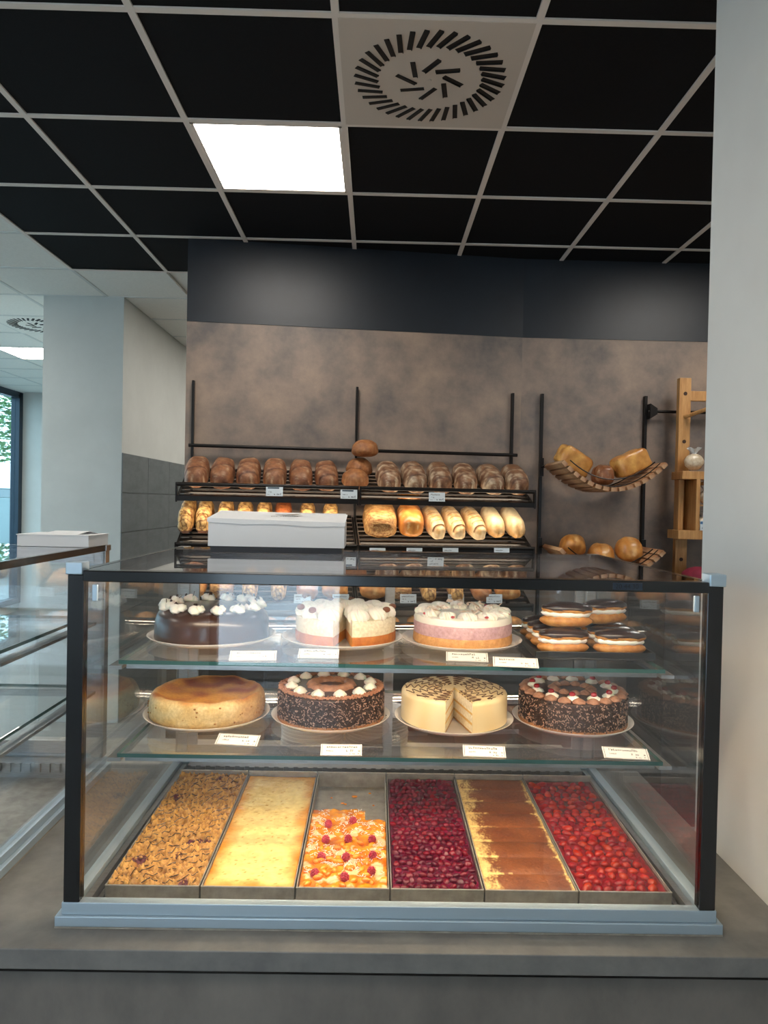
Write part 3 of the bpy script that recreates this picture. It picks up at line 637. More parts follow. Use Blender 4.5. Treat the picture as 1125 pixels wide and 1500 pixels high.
FLAKE = mat('white_chocolate_flake', (232, 206, 182), .4); fl = MB().box(-.009, .009, -.006, .006, -.0006, .0006).mesh('chocolate_flake', FLAKE, False)
bit = MB().ball((0, 0, 0), .005, .004, .003, 8, 6).mesh('berry_piece', mat('berry_piece', (176, 62, 70), .35))
for q in range(34):
    an = rnd.uniform(0, 2*PI); rr = rnd.uniform(.05, .112); slot_copy('chocolate_flake', fl, r, (rr*math.cos(an), rr*math.sin(an), .080), (rnd.uniform(-.6, .6), rnd.uniform(-.6, .6), rnd.uniform(0, 3)), (rnd.uniform(.5, 1.1),)*3)
for q in range(9): an = 2*PI*q/9+.2; slot_copy('berry_piece', bit, r, (.113*math.cos(an), .113*math.sin(an), .072))
# eclairs on a black tray
et = MB().box(-.1325, .1325, -.13, .15, 0, .004).box(-.1325, .1325, -.13, -.126, .004, .018).box(-.1325, -.129, -.126, .15, .004, .018).box(.129, .1325, -.126, .15, .004, .018)
tx, ty = .4935, 1.675
et2 = bev(tag(link('eclair_tray', et.mesh('eclair_tray', mat('black_plastic', (14, 14, 16), .3), False)), 'black plastic tray carrying cream-filled eclairs on the upper shelf', 'tray'), .001); et2.location = (tx, ty, SHELF_UP+.0006)
CHOUX = mat('choux_pastry', (206, 148, 76), .5, 0, (168, 104, 42), 40, bump=.3, bscale=90)
def lump(s_): return lambda d: 1+.06*noise.noise(Vector((d.x*2.2+s_, d.y*2.2, d.z*2.2)))
ecm = [MB().ball((0, 0, .014), .058, .026, .017, 20, 12, fn=lump(1)).mesh('pastry_bottom', CHOUX, True, 180), MB().ball((0, 0, .030), .055, .0255, .012, 26, 8, fn=lambda d: 1+.07*math.sin(11*math.atan2(d.y, d.x))).mesh('cream_filling', CREAM, True, 180),
       MB().ball((.002, 0, .040), .057, .0265, .015, 20, 12, fn=lump(4)).mesh('pastry_top', CHOUX, True, 180), MB().ball((.002, 0, .0425), .0572, .0272, .0145, 20, 10, fn=lump(4)).mesh('chocolate_icing', CHOC, True, 180)]
k = 0
for (ex, ey, ez, rz, ry) in ((-.064, -.094, .0045, .05, 0), (.064, -.094, .0045, -.04, 0), (.064, -.034, .0045, .04, 0), (-.064, -.034, .0045, -.04, 0), (-.064, .026, .0045, .03, 0), (.064, .026, .0045, -.03, 0), (.064, .088, .0045, .04, 0), (-.064, .088, .0045, 0, 0), (-.052, -.07, .0605, -.12, 0), (.055, -.01, .0605, .25, 0)):
    top_ = ez > .03
    r = root('eclair', ('eclair with white cream lying on the front of the eclair pile' if ex < 0 else 'eclair lying on the eclair pile towards the partition') if top_ else 'chocolate-iced eclair lying in the black tray', 'pastry', (tx+ex, ty+ey, SHELF_UP+ez+.0035), rz, None if top_ else 'eclairs in the black tray')
    r.rotation_euler.y = ry; r.scale = (1.02, 1, 1)
    for nm, me in zip(('pastry_bottom', 'cream_filling', 'pastry_top', 'chocolate_icing'), ecm): slot_copy(nm, me, r)

# price cards on the glass shelves
def price_card(px, py, shelf, w_, rotz, lines, what):
    p = on_z(px, py, shelf+.006); r = root('price_card', 'small white price card in front of the %s' % what, 'price card', (p.x, p.y, shelf+.0005), rotz)
    M = Matrix.Rotation(math.radians(24), 4, 'X'); d = .034
    part('card', MB().box(-w_/2, w_/2, -d/2, d/2, .0075, .0083, M), PAPER, r, False)
    m = MB()
    for x0, x1, y0, y1 in ((-.5, .5, .455, .475), (-.5, .5, -.475, -.455), (-.49, -.48, -.475, .475), (.48, .49, -.475, .475)): m.box(x0*w_*.96, x1*w_*.96, y0*d, y1*d, .0083, .0085, M)
    part('border', m, INK, r, False); part('foot', MB().box(-w_*.3, w_*.3, .004, .012, 0, .0105), TAGW, r, False)
    for k_, (s_, sz, ax, ay) in enumerate(lines): scrawl(s_, sz, INK, r, M @ Matrix.Translation((ax*w_, ay*d, .0084)), seed=int(px)+k_)
NM = lambda n_: [('-'*n_, .0095, -.36, .16), ('-----', .006, -.36, -.14), ('- --  -', .0085, .12, -.16), ('- --  -', .006, .2, -.38)]
price_card(371, 961, SHELF_UP, .098, .10, NM(11), 'glazed chocolate cake')
price_card(467, 958, SHELF_UP, .088, 0, NM(10), 'white cream cake')
price_card(684, 963, SHELF_UP, .09, -.08, NM(11), 'pink cream cake')
price_card(755, 971, SHELF_UP, .094, -.12, NM(7), 'eclair tray')
price_card(349, 1084, SHELF_LO, .094, -.12, NM(12), 'baked cheesecake')
price_card(500, 1099, SHELF_LO, .087, .02, NM(14), 'torte with plain cream rosettes')
price_card(709, 1101, SHELF_LO, .09, -.06, NM(13), 'marzipan torte')
price_card(916, 1104, SHELF_LO, .095, -.12, NM(13), 'torte with cherry-topped rosettes')

# ================================================================== CARTONS ON THE CASES
r = root('cake_carton', 'long white cake carton with printed lid on top of the lit case', 'carton', (-.257, 1.85, 1.5605), .006)
part('slate_base', B(-.172, .172, .004, .15, 0, .0155), mat('dark_slate', (40, 40, 44), .5), r, False)  # thin dark slab between carton and case top
part('tray', MB().box(-.178, .178, 0, .16, .0158, .083), CARD, r, False)
def lid(x0, x1, y0, y1, zf, zb, t_): return MB().add([(x0, y0, zf), (x1, y0, zf-.006), (x1, y1, zb-.005), (x0, y1, zb), (x0, y0, zf+t_), (x1, y0, zf-.006+t_), (x1, y1, zb-.005+t_), (x0, y1, zb+t_)], [(3, 2, 1, 0), (4, 5, 6, 7), (0, 1, 5, 4), (1, 2, 6, 5), (2, 3, 7, 6), (3, 0, 4, 7)])
ld = part('lid', lid(-.180, .180, -.003, .165, .0875, .105, .0015), CARD, r, False)
part('lid_flap', MB().add([(-.18, -.0035, .089), (.18, -.0035, .083), (.18, -.004, .074), (.09, -.0045, .071), (0, -.004, .076), (-.09, -.0045, .074), (-.18, -.004, .079)], [(0, 6, 5, 4, 3, 2, 1)]), CARD, ld, False)
part('inner_wall', MB().box(-.17, .176, .166, .169, .0158, .104), CARD, r, False)
GOLDI = mat('bronze_print', (120, 104, 84), .5)
ML = Matrix.Translation((.018, .06, .0962)) @ Matrix.Rotation(math.atan2(.0175, .168), 4, 'X') @ Matrix.Rotation(-.016, 4, 'Y')
scrawl('--- --------', .0125, GOLDI, ld, ML @ Matrix.Translation((-.04, -.008, 0)), 4)
m = MB()
for (cx_, cy_, rx, ry, an) in ((-.016, .034, .02, .006, -.25), (.014, .038, .024, .009, .35), (0, .028, .016, .008, .1), (.022, .026, .012, .005, .5)): 
    m.add([ML @ Vector((cx_+rx*math.cos(t_*PI/10)*math.cos(an)-ry*math.sin(t_*PI/10)*math.sin(an), cy_+rx*math.cos(t_*PI/10)*math.sin(an)+ry*math.sin(t_*PI/10)*math.cos(an), .0004)) for t_ in range(20)], [tuple(range(20))])
part('emblem', m, GOLDI, ld, False)
r = root('flat_carton', 'flat white carton on top of the unlit display case', 'carton', (-.875, 1.93, 1.5605), -.03)
part('tray', B(-.098, .098, 0, .13, 0, .03), CARD, r, False); part('lid', MB().box(-.1, .1, -.002, .132, .03, .0325), CARD, r, False)
part('lid_flap', MB().add([(-.05, .02, .0327), (.06, .02, .0327), (.075, .06, .041), (-.02, .06, .041), (-.02, .09, .0327), (.09, .09, .0327)], [(0, 1, 2, 3), (3, 2, 5, 4)]), CARD, r, False)

# ================================================================== BREADS
def loaf_mesh(name, Lx, Wy, Hz, kind, seed, m_=None, box=3.0):
    """long axis x, base on z=0; colours of the crust itself"""
    nu, nv = (96, 48) if kind in ('crackle', 'seed', 'redseed', 'slash') else (56, 28); mb = MB(); vs_, cs = [], []
    for i in range(nu+1):
        th = PI*i/nu; cx_ = math.cos(th); prof_ = max(0, 1-abs(cx_)**box)**(1/box)
        for j in range(nv):
            ph = 2*PI*j/nv; c_, s_ = math.cos(ph), math.sin(ph); e = 2/box if kind in ('toast', 'seed') else (.86 if kind in ('round', 'roll') else .72)
            y_ = math.copysign(abs(c_)**e, c_)*prof_; z_ = math.copysign(abs(s_)**e, s_)*prof_
            z_ = z_ if z_ > 0 else z_*.55
            k = n3(cx_*2.2+seed, y_*2.2, z_*2.2)*.055; g = 0; X_ = cx_*Lx/2; Y_ = y_*Wy/2
            if kind == 'rye':
                q = math.cos(cx_*7.5+seed*3+y_*.9); g = max(0, q-.9)*10 if z_ > .1 else 0
                col = mixc(L3(124, 76, 48), L3(152, 100, 64), .5+n3(cx_*3+seed, y_*3, z_*3)*1.3)
                fl_ = n3(cx_*5+seed, y_*5, 3.3)+.5*n3(cx_*16, y_*16+seed, 1); col = mixc(col, L3(206, 176, 142), max(0, fl_-.12)*1.1)
                col = mixc(col, L3(82, 44, 28), g*.8); k -= g*.05
            elif kind == 'floury':
                q = math.cos(cx_*8+seed*2+y_*.6); g = max(0, q-.88)*8 if z_ > .1 else 0
                col = mixc(L3(112, 74, 50), L3(146, 104, 72), .5+n3(cx_*3+seed, y_*3, z_*3)*1.3)
                fl_ = n3(cx_*4+seed, y_*4, 5.3)+.6*n3(cx_*14, y_*14+seed, 1); col = mixc(col, L3(214, 194, 166), max(0, fl_+.05)*1.2)
                col = mixc(col, L3(78, 46, 32), g*.7); k -= g*.04
            elif kind == 'crackle':
                d, _ = noise.voronoi(Vector((X_*40+seed*9+.3*n3(X_*60, Y_*60, z_), Y_*40, z_*Hz*20))); w_ = d[1]-d[0]
                kn = abs(math.sin(cx_*4.7)); k += .24*(kn**.5)-.2 if z_ > 0 else 0
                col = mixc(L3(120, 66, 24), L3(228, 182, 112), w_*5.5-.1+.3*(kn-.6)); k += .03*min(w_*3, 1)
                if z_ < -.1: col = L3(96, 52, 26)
            elif kind == 'seed':
                d, _ = noise.voronoi(Vector((X_*170+seed, Y_*170, z_*Hz*85))); col = mixc(L3(234, 192, 124), L3(158, 96, 42), d[0]*1.6-.2); k += .02*(1-d[0])
                if kind == 'seed' and abs(math.sin(cx_*3.2)) < .12: k -= .06
            elif kind == 'redseed':
                d, _ = noise.voronoi(Vector((X_*200+seed, Y_*200, z_*Hz*100))); col = mixc(L3(196, 116, 54), L3(120, 48, 18), d[0]*1.5-.2); k += .03*(1-d[0])
            elif kind == 'slash':
                q = math.sin(cx_*21+y_*1.3); g = max(0, q-.35)*1.5 if z_ > .25 and abs(y_) < .75 else 0
                col = mixc(L3(240, 212, 168), L3(222, 174, 110), .4+n3(cx_*3, y_*3, seed)-.7*(z_ < .2)); col = mixc(col, L3(150, 84, 34), g*.75); k -= .07*g
            elif kind == 'white':
                col = mixc(L3(246, 226, 184), L3(214, 160, 92), abs(cx_)**3*.8+.4*n3(cx_*2, y_*2, seed)+(.3 if z_ < .1 else 0)); g = max(0, 1-abs(y_)*9) if z_ > 0 else 0; k -= .05*g
            elif kind == 'toast':
                col = mixc(L3(224, 172, 96), L3(186, 122, 58), .35+.9*n3(cx_*2+seed, y_*2, z_*2)+.35*(z_ > .8)); g = max(0, 1-abs(y_)*7) if z_ > .5 else 0; k -= .07*g
            elif kind == 'shiny':
                col = mixc(L3(218, 150, 76), L3(170, 92, 34), .3+n3(cx_*2, y_*2, seed)); g = 1 if n3(cx_*4+seed, y_*4, 2) > .3 and z_ > .2 else 0; col = mixc(col, L3(240, 214, 164), g*.6)
            elif kind == 'round':
                col = mixc(L3(178, 116, 66), L3(148, 92, 52), .5+n3(cx_*3+seed, y_*3, z_*3)); col = mixc(col, L3(206, 164, 118), max(0, n3(cx_*6, y_*6, seed))*.6)
            elif kind == 'roll':
                g = max(0, 1-abs(y_-.15*math.sin(cx_*3))*5) if z_ > .2 else 0; col = mixc(L3(216, 156, 84), L3(176, 110, 48), .4+n3(cx_*3+seed, y_*3, z_*3)); col = mixc(col, L3(238, 204, 146), g*.6); k -= .05*g
            vs_.append((X_*(1+k), Y_*(1+k), (z_*(1+k)+.55)*Hz/1.55)); cs.append(col)
    fs = [(i*nv+j, i*nv+(j+1) % nv, (i+1)*nv+(j+1) % nv, (i+1)*nv+j) for i in range(nu) for j in range(nv)]
    mb.add(vs_, fs, cs); return mb.mesh(name, m_ or CRUST, True, 180)

# ------------------------------------------------------------------ bread rack on the angled wall (local axes: x along the wall, -y out of it)
rk = root('bread_rack', 'dark metal bread rack with slatted tilted shelves on the brown wall', 'bread rack', (WA.x, WA.y, 0), WROT)
for u in (.045, .985, 1.927): part('upright', MB().box(u-.0065, u+.0065, -.03, 0, 1.022, 2.373), RACKM, rk, False)
part('cross_bar', MB().tube([(.03, -.06, 2.0), (1.95, -.06, 1.997)], .010, 10), RACKM, rk)
RTILT = math.radians(25)
def shelf_level(z0, lip, name):
    # z0: height of the tray floor at its front edge (y=-.42); floor rises to the wall
    for u0, u1 in ((.025, .972), (.978, 1.945)):
        f = part('front_rail', MB().tube([(u0, -.425, z0+lip), (u1, -.425, z0+lip)], .011, 10).box(u0, u1, -.43, -.415, z0-.014, z0+.012), RACKM, rk)
        for uu in (u0+.004, u1-.004):
            q4 = [(-.43, z0-.02), (-.43, z0-.003), (-.05, z0+.162), (-.03, z0+.14)]
            part('side_arm', MB().add([(uu+e, y_, z_) for e in (-.004, .004) for y_, z_ in q4], [(0, 1, 2, 3), (7, 6, 5, 4), (0, 4, 5, 1), (1, 5, 6, 2), (2, 6, 7, 3), (3, 7, 4, 0)]), RACKM, rk, False)
            part('end_plate', B(uu-.004, uu+.004, -.435, -.405, z0-.014, z0+lip+.008), RACKM, rk, False)
        sl_ = B(u0+.012, u1-.012, -.011, .011, -.004, .004).mesh('slat', RACKM, False)
        for q in range(8):
            t_ = q/7; y_ = -.395+.325*t_; slot_copy('slat', sl_, rk, (0, y_, z0+(y_+.42)*math.tan(RTILT)), (RTILT, 0, 0))
shelf_level(1.70, .072, 'upper'); shelf_level(1.447, .014, 'lower'); shelf_level(1.135, .014, 'third')
for lz, l0, l1 in ((1.692, .08, .955), (1.692, .995, 1.89), (1.439, .08, .955), (1.439, .995, 1.89)): part('lamp_strip', MB().box(l0, l1, -.412, -.378, lz-.003, lz+.008), mat('rack_lamp', (255, 240, 214), .5, emit=RACK_STRENGTH), rk, False)
def rack_item(name, label, cat, group, me, u, v, z0, lift=0, rz=0, sc=(1, 1, 1), tilt=True):
    o = link(name, me); tag(o, label, cat, group)
    z = z0+(.42-v)*math.tan(RTILT)+.013+lift
    M = wallM(0) @ Matrix.Translation((u, -v, z)) @ Matrix.Rotation(RTILT if tilt else 0, 4, 'X') @ Matrix.Rotation(PI/2+rz, 4, 'Z') @ Matrix.Diagonal((*sc, 1))
    o.matrix_world = M; return o
rye = [loaf_mesh('rye_loaf', .28, .130, .116, 'rye', s) for s in (1.3, 4.7, 8.2)]
flo = [loaf_mesh('floury_loaf', .28, .130, .12, 'floury', s) for s in (2.1, 5.9, 9.4)]
for q, px in enumerate((290, 327, 365, 403, 441, 478)):
    u, _ = wall_uv(px, 690, .25); rack_item('rye_loaf', 'cracked brown rye loaf on the top shelf, tiled passage side of the round loaves', 'bread', 'rye loaves on the top shelf', rye[q % 3], u, .25, 1.70, rz=rnd.uniform(-.04, .04), sc=(rnd.uniform(.95, 1.05), .98, rnd.uniform(.96, 1.05)))
for q, px in enumerate((568, 605, 642, 679, 716, 752)):
    u, _ = wall_uv(px, 692, .25); rack_item('floury_loaf', 'flour-dusted brown loaf on the top shelf, swing basket side of the round loaves', 'bread', 'floury loaves on the top shelf', flo[q % 3], u, .25, 1.70, rz=rnd.uniform(-.05, .05), sc=(rnd.uniform(.95, 1.05), 1, rnd.uniform(.98, 1.08)))
rnd_l = [loaf_mesh('round_loaf', .15, .15, .098, 'round', s, None, 2.0) for s in (3.3, 6.1)]
for px, v, lift, lab, k in ((520, .305, .016, 'pale round loaf at the bottom of the pile of three', 0), (526, .148, .012, 'brown round loaf in the middle of the pile of three', 1), (534, .20, .136, 'brown round loaf on top of the pile of three', 1)):
    u, z = wall_uv(px, 690, v); rack_item('round_loaf', lab, 'bread', None, rnd_l[k], u, v, 1.70, lift, tilt=lift < .1, rz=px)
# lower, lamp-lit shelf
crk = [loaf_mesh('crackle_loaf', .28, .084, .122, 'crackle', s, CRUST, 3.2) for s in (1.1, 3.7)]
def low(px, me, name, label, group, v=.215, **kw):
    u, _ = wall_uv(px, 775, v); return rack_item(name, label, 'bread', group, me, u, v, 1.447, **kw)
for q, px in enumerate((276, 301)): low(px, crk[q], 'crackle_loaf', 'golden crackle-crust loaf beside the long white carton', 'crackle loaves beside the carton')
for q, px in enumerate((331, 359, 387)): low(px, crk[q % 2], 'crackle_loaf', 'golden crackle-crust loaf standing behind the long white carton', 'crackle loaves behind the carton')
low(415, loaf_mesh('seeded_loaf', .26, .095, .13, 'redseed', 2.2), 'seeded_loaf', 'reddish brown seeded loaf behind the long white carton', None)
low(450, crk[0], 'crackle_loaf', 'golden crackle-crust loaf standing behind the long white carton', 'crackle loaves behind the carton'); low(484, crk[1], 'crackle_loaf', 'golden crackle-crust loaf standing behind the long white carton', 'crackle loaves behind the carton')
low(555, loaf_mesh('oat_loaf', .28, .18, .135, 'seed', 1.0, None, 3.2), 'oat_loaf', 'wide oat-crusted loaf on the lamp-lit shelf', None, v=.23)
low(599, loaf_mesh('glazed_loaf', .26, .145, .135, 'shiny', 3.0, GLOSSCRUST), 'glazed_loaf', 'shiny glazed loaf with split crust on the lamp-lit shelf', None, v=.23)
o = low(597, loaf_mesh('orange_loaf', .15, .13, .055, 'shiny', 5.0, GLOSSCRUST), 'orange_loaf', 'small orange-brown loaf lying on the shiny glazed loaf', None, v=.20, lift=.158)
sls = [loaf_mesh('slashed_loaf', .31, .098, .105, 'slash', s, GLOSSCRUST) for s in (.4, 2.0)]
for q, px in enumerate((633, 662, 691)): low(px, sls[q % 2], 'slashed_loaf', 'slim golden loaf with rows of slashes on the lamp-lit shelf', 'slashed loaves', rz=.09, v=.225)
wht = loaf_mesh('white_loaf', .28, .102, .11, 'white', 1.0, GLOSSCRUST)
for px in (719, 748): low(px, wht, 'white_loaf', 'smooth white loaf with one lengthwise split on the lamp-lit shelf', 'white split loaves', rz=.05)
# third shelf, seen through the case
tk = [(loaf_mesh('wheat_roll', .20, .15, .095, 'roll', 1.0), 'wheat_roll'), (loaf_mesh('long_roll', .24, .12, .09, 'round', 8.0), 'long_roll'), (crk[0], 'crackle_roll'), (loaf_mesh('seed_roll', .2, .13, .09, 'seed', 4.0), 'seed_roll')]
for q in range(12):
    me, nm = tk[(q*7+q//3) % 4]; u = .11+.15*q if q < 6 else 1.065+.15*(q-6); v = .33
    rack_item(nm, 'small %s on the third rack shelf behind the cake case' % nm.replace('_', ' '), 'bread roll', nm.replace('_', ' ')+'s on the third shelf', me, u, v, 1.135, .012, sc=(.9, .95, .95))
# shelf price tags
def rack_tag(px, py, v, lines, lab, w_=.088, h_=.048, head=0):
    u, z = wall_uv(px, py, v); r = root('shelf_tag', lab, 'price tag'); r.matrix_world = wallM(0) @ Matrix.Translation((u, -v, z)) @ Matrix.Rotation(PI/2-.1, 4, 'X')
    part('card', B(-w_/2, w_/2, -h_/2, h_/2, -.001, .001), TAGW, r, False); [part('header', B(-w_*.4, w_*.28, h_*.3, h_*.47, .001, .0014), mat('tag_header', (62, 74, 88), .4), r, False) for _ in range(head)]
    for k_, (s_, sz, ax, ay) in enumerate(lines): (scrawl if '-' in s_ else text)(s_, sz, INK, r, Matrix.Translation((ax*w_, ay*h_, .0012)))
TG = lambda a_, b_: [(x_, .0125, -.40, .17) for x_ in ([a_] if a_ else [])] + [(b_, .010, -.36, -.1), ('-----', .006, -.42, -.36), ('- --', .0145, -.02, -.38), ('€', .0145, .32, -.38)]
rack_tag(402, 720, .444, TG('', '1 kg'), 'price tag on the top shelf below the rye loaves', head=1)
rack_tag(511, 724, .444, TG('', '--- -'), 'price tag on the top shelf below the pile of round loaves', head=1)
rack_tag(640, 728, .444, TG('Mischbrot', '1 kg'), 'price tag on the top shelf below the floury loaves')
for px, lab in ((553, 'oat-crusted loaf'), (607, 'glazed loaf'), (660, 'slashed loaves'), (735, 'white split loaves')): rack_tag(px, 806, .444, [('---------', .009, -.4, -.15)], 'narrow price tag under the %s' % lab, .085, .024)
for px, lab in ((443, 'crackle roll'), (499, 'seed roll'), (598, 'wheat roll'), (668, 'long roll'), (724, 'end roll')): rack_tag(px, 877, .444, TG('-----------', '-- -'), 'price tag on the third shelf below the %s' % lab)

# back counter below the rack, with buns
bc = root('back_counter', 'dark brown back counter with drawers under the bread rack', 'counter', (WA.x, WA.y, 0), WROT)
DBR = mat('dark_brown_laminate', (62, 52, 46), .4, 0, (48, 40, 36), 6)
part('top', B(0, 1.98, -.6, -.005, .985, 1.02), mat('pale_counter_edge', (150, 140, 130), .4), bc, False); part('body', B(.02, 1.96, -.57, -.005, 0, .985), DBR, bc, False)
for q in range(4):
    for e in range(2): d = part('drawer', B(.03+q*.485, .50+q*.485, -.585, -.57, .57-.4*e, .95-.4*e), DBR, bc, False, bevel=.002); part('handle', B(.16+q*.485, .37+q*.485, -.597, -.585, .90-.4*e, .92-.4*e), ALU, d, False)
bun = [loaf_mesh('bun', .13, .11, .07, 'roll', s) for s in (2.0, 6.0)]
for q in range(11):
    o = link('bun', bun[q % 2]); o.matrix_world = wallM(0) @ Matrix.Translation((.16+q*.165, -.44+.04*(q % 2), 1.021)) @ Matrix.Rotation(q*1.3, 4, 'Z'); tag(o, 'golden bun lying on the back counter behind the cake case', 'bun', 'buns on the back counter')
# work table with stacked plates right behind the case
wt = root('work_table', 'low steel work table behind the cake case', 'table', (0, 2.45, 0))
part('top', B(-1.2, .75, -.28, .3, .735, .76), STEEL, wt, False)
for sx in (-1.15, .70):
    for sy in (-.25, .25): part('leg', B(sx-.02, sx+.02, sy-.02, sy+.02, 0, .735), ALU, wt, False)
sp = MB().lathe([(0, 0), (.06, 0), (.065, .003), (.1, .011), (.112, .014), (.111, .0155), (.098, .0128), (.06, .005), (0, .005)], 40).mesh('dessert_plate', CHINA, True, 60)
for cx_, nn_, lab in ((-.205, 16, 'white dessert plate in the stack nearer the tiled passage'), (.022, 16, 'white dessert plate in the stack by the centre door post')):
    for q in range(nn_): o = link('dessert_plate', sp); o.location = (cx_+rnd.uniform(-.002, .002), 2.5, .7605+.0125*q); tag(o, lab, 'plate', 'dessert plates, stack at %.1f' % cx_)

# ================================================================== SWING BASKETS AND BAG RACK ON THE RIGHT BACK WALL
YW = WB.y
SX0, SX1 = .998, 1.627
def upright(x): 
    o = link('wall_upright', MB().box(x-.008, x+.008, YW-.03, YW, .4, 2.374).mesh('wall_upright', RACKM, False)); return o
tag(upright(SX0), 'black wall upright at the end of the swing baskets by the bread rack', 'wall upright'); tag(upright(SX1), 'black wall upright between the swing baskets and the wooden bag rack', 'wall upright')
def hammock(zm, tilt, label, nsl=15):
    # slats run away from the wall; the row sags in the middle
    r = root('swing_basket', label, 'bread basket', (1.30, YW-.06, zm))
    R_, half = .42, .2725
    sl_ = MB().box(-.0165, .0165, -.40, .0, -.011, .011).mesh('slat', SLATW, False)
    for q in range(nsl):
        t_ = -1+2*q/(nsl-1); t_ = t_*(1.12-.12*t_*t_); x = half*t_; an = -math.atan(2*.135*t_/half); z = .135*t_*t_
        slot_copy('slat', sl_, r, (x, -.0, z), (0, an, 0))
    for y_ in (-.06, -.34):
        pts = [(half*t_/10, y_, .135*(t_/10)**2+.016) for t_ in range(-10, 11)]; part('wire', MB().tube(pts, .0035, 6), RACKM, r)
    pts = [(half*.86*t_/10, -.36, .135*(t_/10)**2*.75+.055-math.tan(tilt)*.36) for t_ in range(-10, 11)]; part('front_wire', MB().tube(pts, .0035, 6), RACKM, r)
    for s in (-1, 1):
        bx_ = s*.3145+.0125; part('bracket', MB().box(bx_-.012, bx_+.012, .01, .03, .08, .19).tube([(bx_, .015, .135), (s*.26, -.02, .145)], .008, 8), RACKM, r)
    return r
hz = 1.795
hammock(hz, 0, 'curved wooden slat basket holding two box loaves and a round loaf')
hammock(1.315, 0, 'curved wooden slat basket holding three round golden loaves')
toast = loaf_mesh('box_loaf', .205, .115, .12, 'toast', 1.0, GLOSSCRUST, 5.5); oval = loaf_mesh('oval_loaf', .19, .115, .115, 'rye', 3.0, GLOSSCRUST); ball = [loaf_mesh('round_golden_loaf', .19, .15, .13, 'roll', s, GLOSSCRUST, 2.0) for s in (1.0, 4.0)]
def put(me, name, label, x, Y, zm, rot, lift=.016, grp=None):
    o = link(name, me); o.location = (x, Y, zm+.135*((x-1.30)/.2725)**2+lift); o.rotation_euler = rot; return tag(o, label, 'bread', grp)
put(toast, 'box_loaf', 'pale box loaf tipped on edge at the end of the upper swing basket', 1.105, 4.05, hz, (.2, .5, .3), .045)
put(oval, 'oval_loaf', 'ridged round brown loaf in the middle of the upper swing basket', 1.285, 3.985, hz, (0, 0, 1.45), .026)
put(toast, 'box_loaf', 'golden split box loaf beside the ridged loaf in the upper swing basket', 1.466, 3.99, hz, (0, -.42, .2), .052)
for q, x in enumerate((1.135, 1.295, 1.45)): put(ball[q % 2], 'round_golden_loaf', 'round golden loaf in the lower swing basket', x, 4.01, 1.315, (0, (-.35, 0, .35)[q]*-1, 1.5), .048, 'loaves in the lower swing basket')
hr = root('hanging_rail', 'black rail reaching from the upright to the wooden bag rack', 'rail', (SX1, YW-.03, 2.277))
part('rail', MB().tube([(0, -.035, 0), (1.2, -.035, 0)], .009, 10), RACKM, hr); part('bracket', MB().add([(.008, -.05, -.045), (.008, -.05, .045), (.05, -.05, .018), (.05, -.05, -.018), (.008, 0, -.045), (.008, 0, .045), (.05, 0, .018), (.05, 0, -.018)], [(0, 3, 2, 1), (4, 5, 6, 7), (0, 1, 5, 4), (1, 2, 6, 5), (2, 3, 7, 6), (3, 0, 4, 7)]), RACKM, hr, False)
br = root('bag_rack', 'wooden rack with pegs and shelves holding small filled bags', 'rack', (1.80, 4.13, 0))
HOLE = mat('peg_hole', (60, 36, 20), .7)
for x in (0, .55):
    p_ = part('post', B(x-.034, x+.034, -.02, .02, 1.291, 2.462), WOOD, br, False, bevel=.002)
    for z in (2.37, 2.09, 1.40): part('peg_hole', MB().lathe([(0, 0), (.011, 0), (.011, .002)], 12), HOLE, p_).matrix_local = Matrix.Translation((x, -.0205, z)) @ Matrix.Rotation(PI/2, 4, 'X')
part('cross_bar', B(.034, .516, -.012, .012, 2.33, 2.388), WOOD, br, False, bevel=.002)
for x, z in ((.0, 2.235), (.03, 1.825)): part('peg', MB().tube([(x, -.02, z), (x+.07, -.16, z+.03)], .011, 10).tube([(x+.07, -.155, z+.03), (x+.07, -.158, z+.065)], .005, 8), WOOD, br)
part('shelf_board', B(-.07, .56, -.17, -.02, 1.865, 1.91), WOOD, br, False, bevel=.002); part('shelf_board', B(-.085, .56, -.17, -.02, 1.525, 1.575), WOOD, br, False, bevel=.002); part('shelf_board', B(.02, .56, -.16, -.02, 1.715, 1.722), WOOD, br, False)
part('side_panel', B(.012, .034, -.17, -.02, 1.575, 1.865), WOOD, br, False, bevel=.002); part('side_panel', B(-.05, -.02, -.08, -.02, 1.575, 1.865), WOOD, br, False, bevel=.002)
BAG = mat('crumb_bag', (214, 200, 176), .35, 0, (186, 166, 138), 60, bump=.5, bscale=40, coat=.3); FILM = mat('clear_film', (214, 214, 212), .2, coat=.5)
for q, (x, y_, z, s_, lab) in enumerate(((.02, -.11, 1.9125, 1, 'tied bag of pale crumbs on the upper board of the wooden rack'), (.15, -.09, 1.9125, 1, 'tied bag with red clip beside another on the wooden rack'),
        (.10, -.10, 1.7235, .80, 'tied bag in the upper compartment of the wooden rack'), (.085, -.10, 1.5765, .78, 'tied bag in the lower compartment of the wooden rack'))):
    r = root('crumb_bag', lab, 'bag', (1.80+x, 4.13+y_, z)); r.scale = (s_, s_, s_)
    part('bag', MB().ball((0, 0, .06), .056, .042, .055, 18, 12, fn=lambda d: (1+.08*n3(d.x*4+q, d.y*4, d.z*4))*(1-.25*max(0, d.z))), BAG, r, True, 180)
    part('gathered_top', MB().lathe([(.016, .088), (.009, .1), (.02, .116), (.034, .132)], 22, fn=lambda aa, j, r_, z_: (r_*(1+.35*math.sin(6*aa)), z_+.006*math.sin(4*aa)*(j == 3))), FILM, r, True, 180)
    part('tie', MB().lathe([(.0095, .097), (.012, .1), (.0095, .103)], 12), mat('red_clip' if q == 1 else 'white_tie', (214, 60, 40) if q == 1 else (220, 220, 220), .4), r)
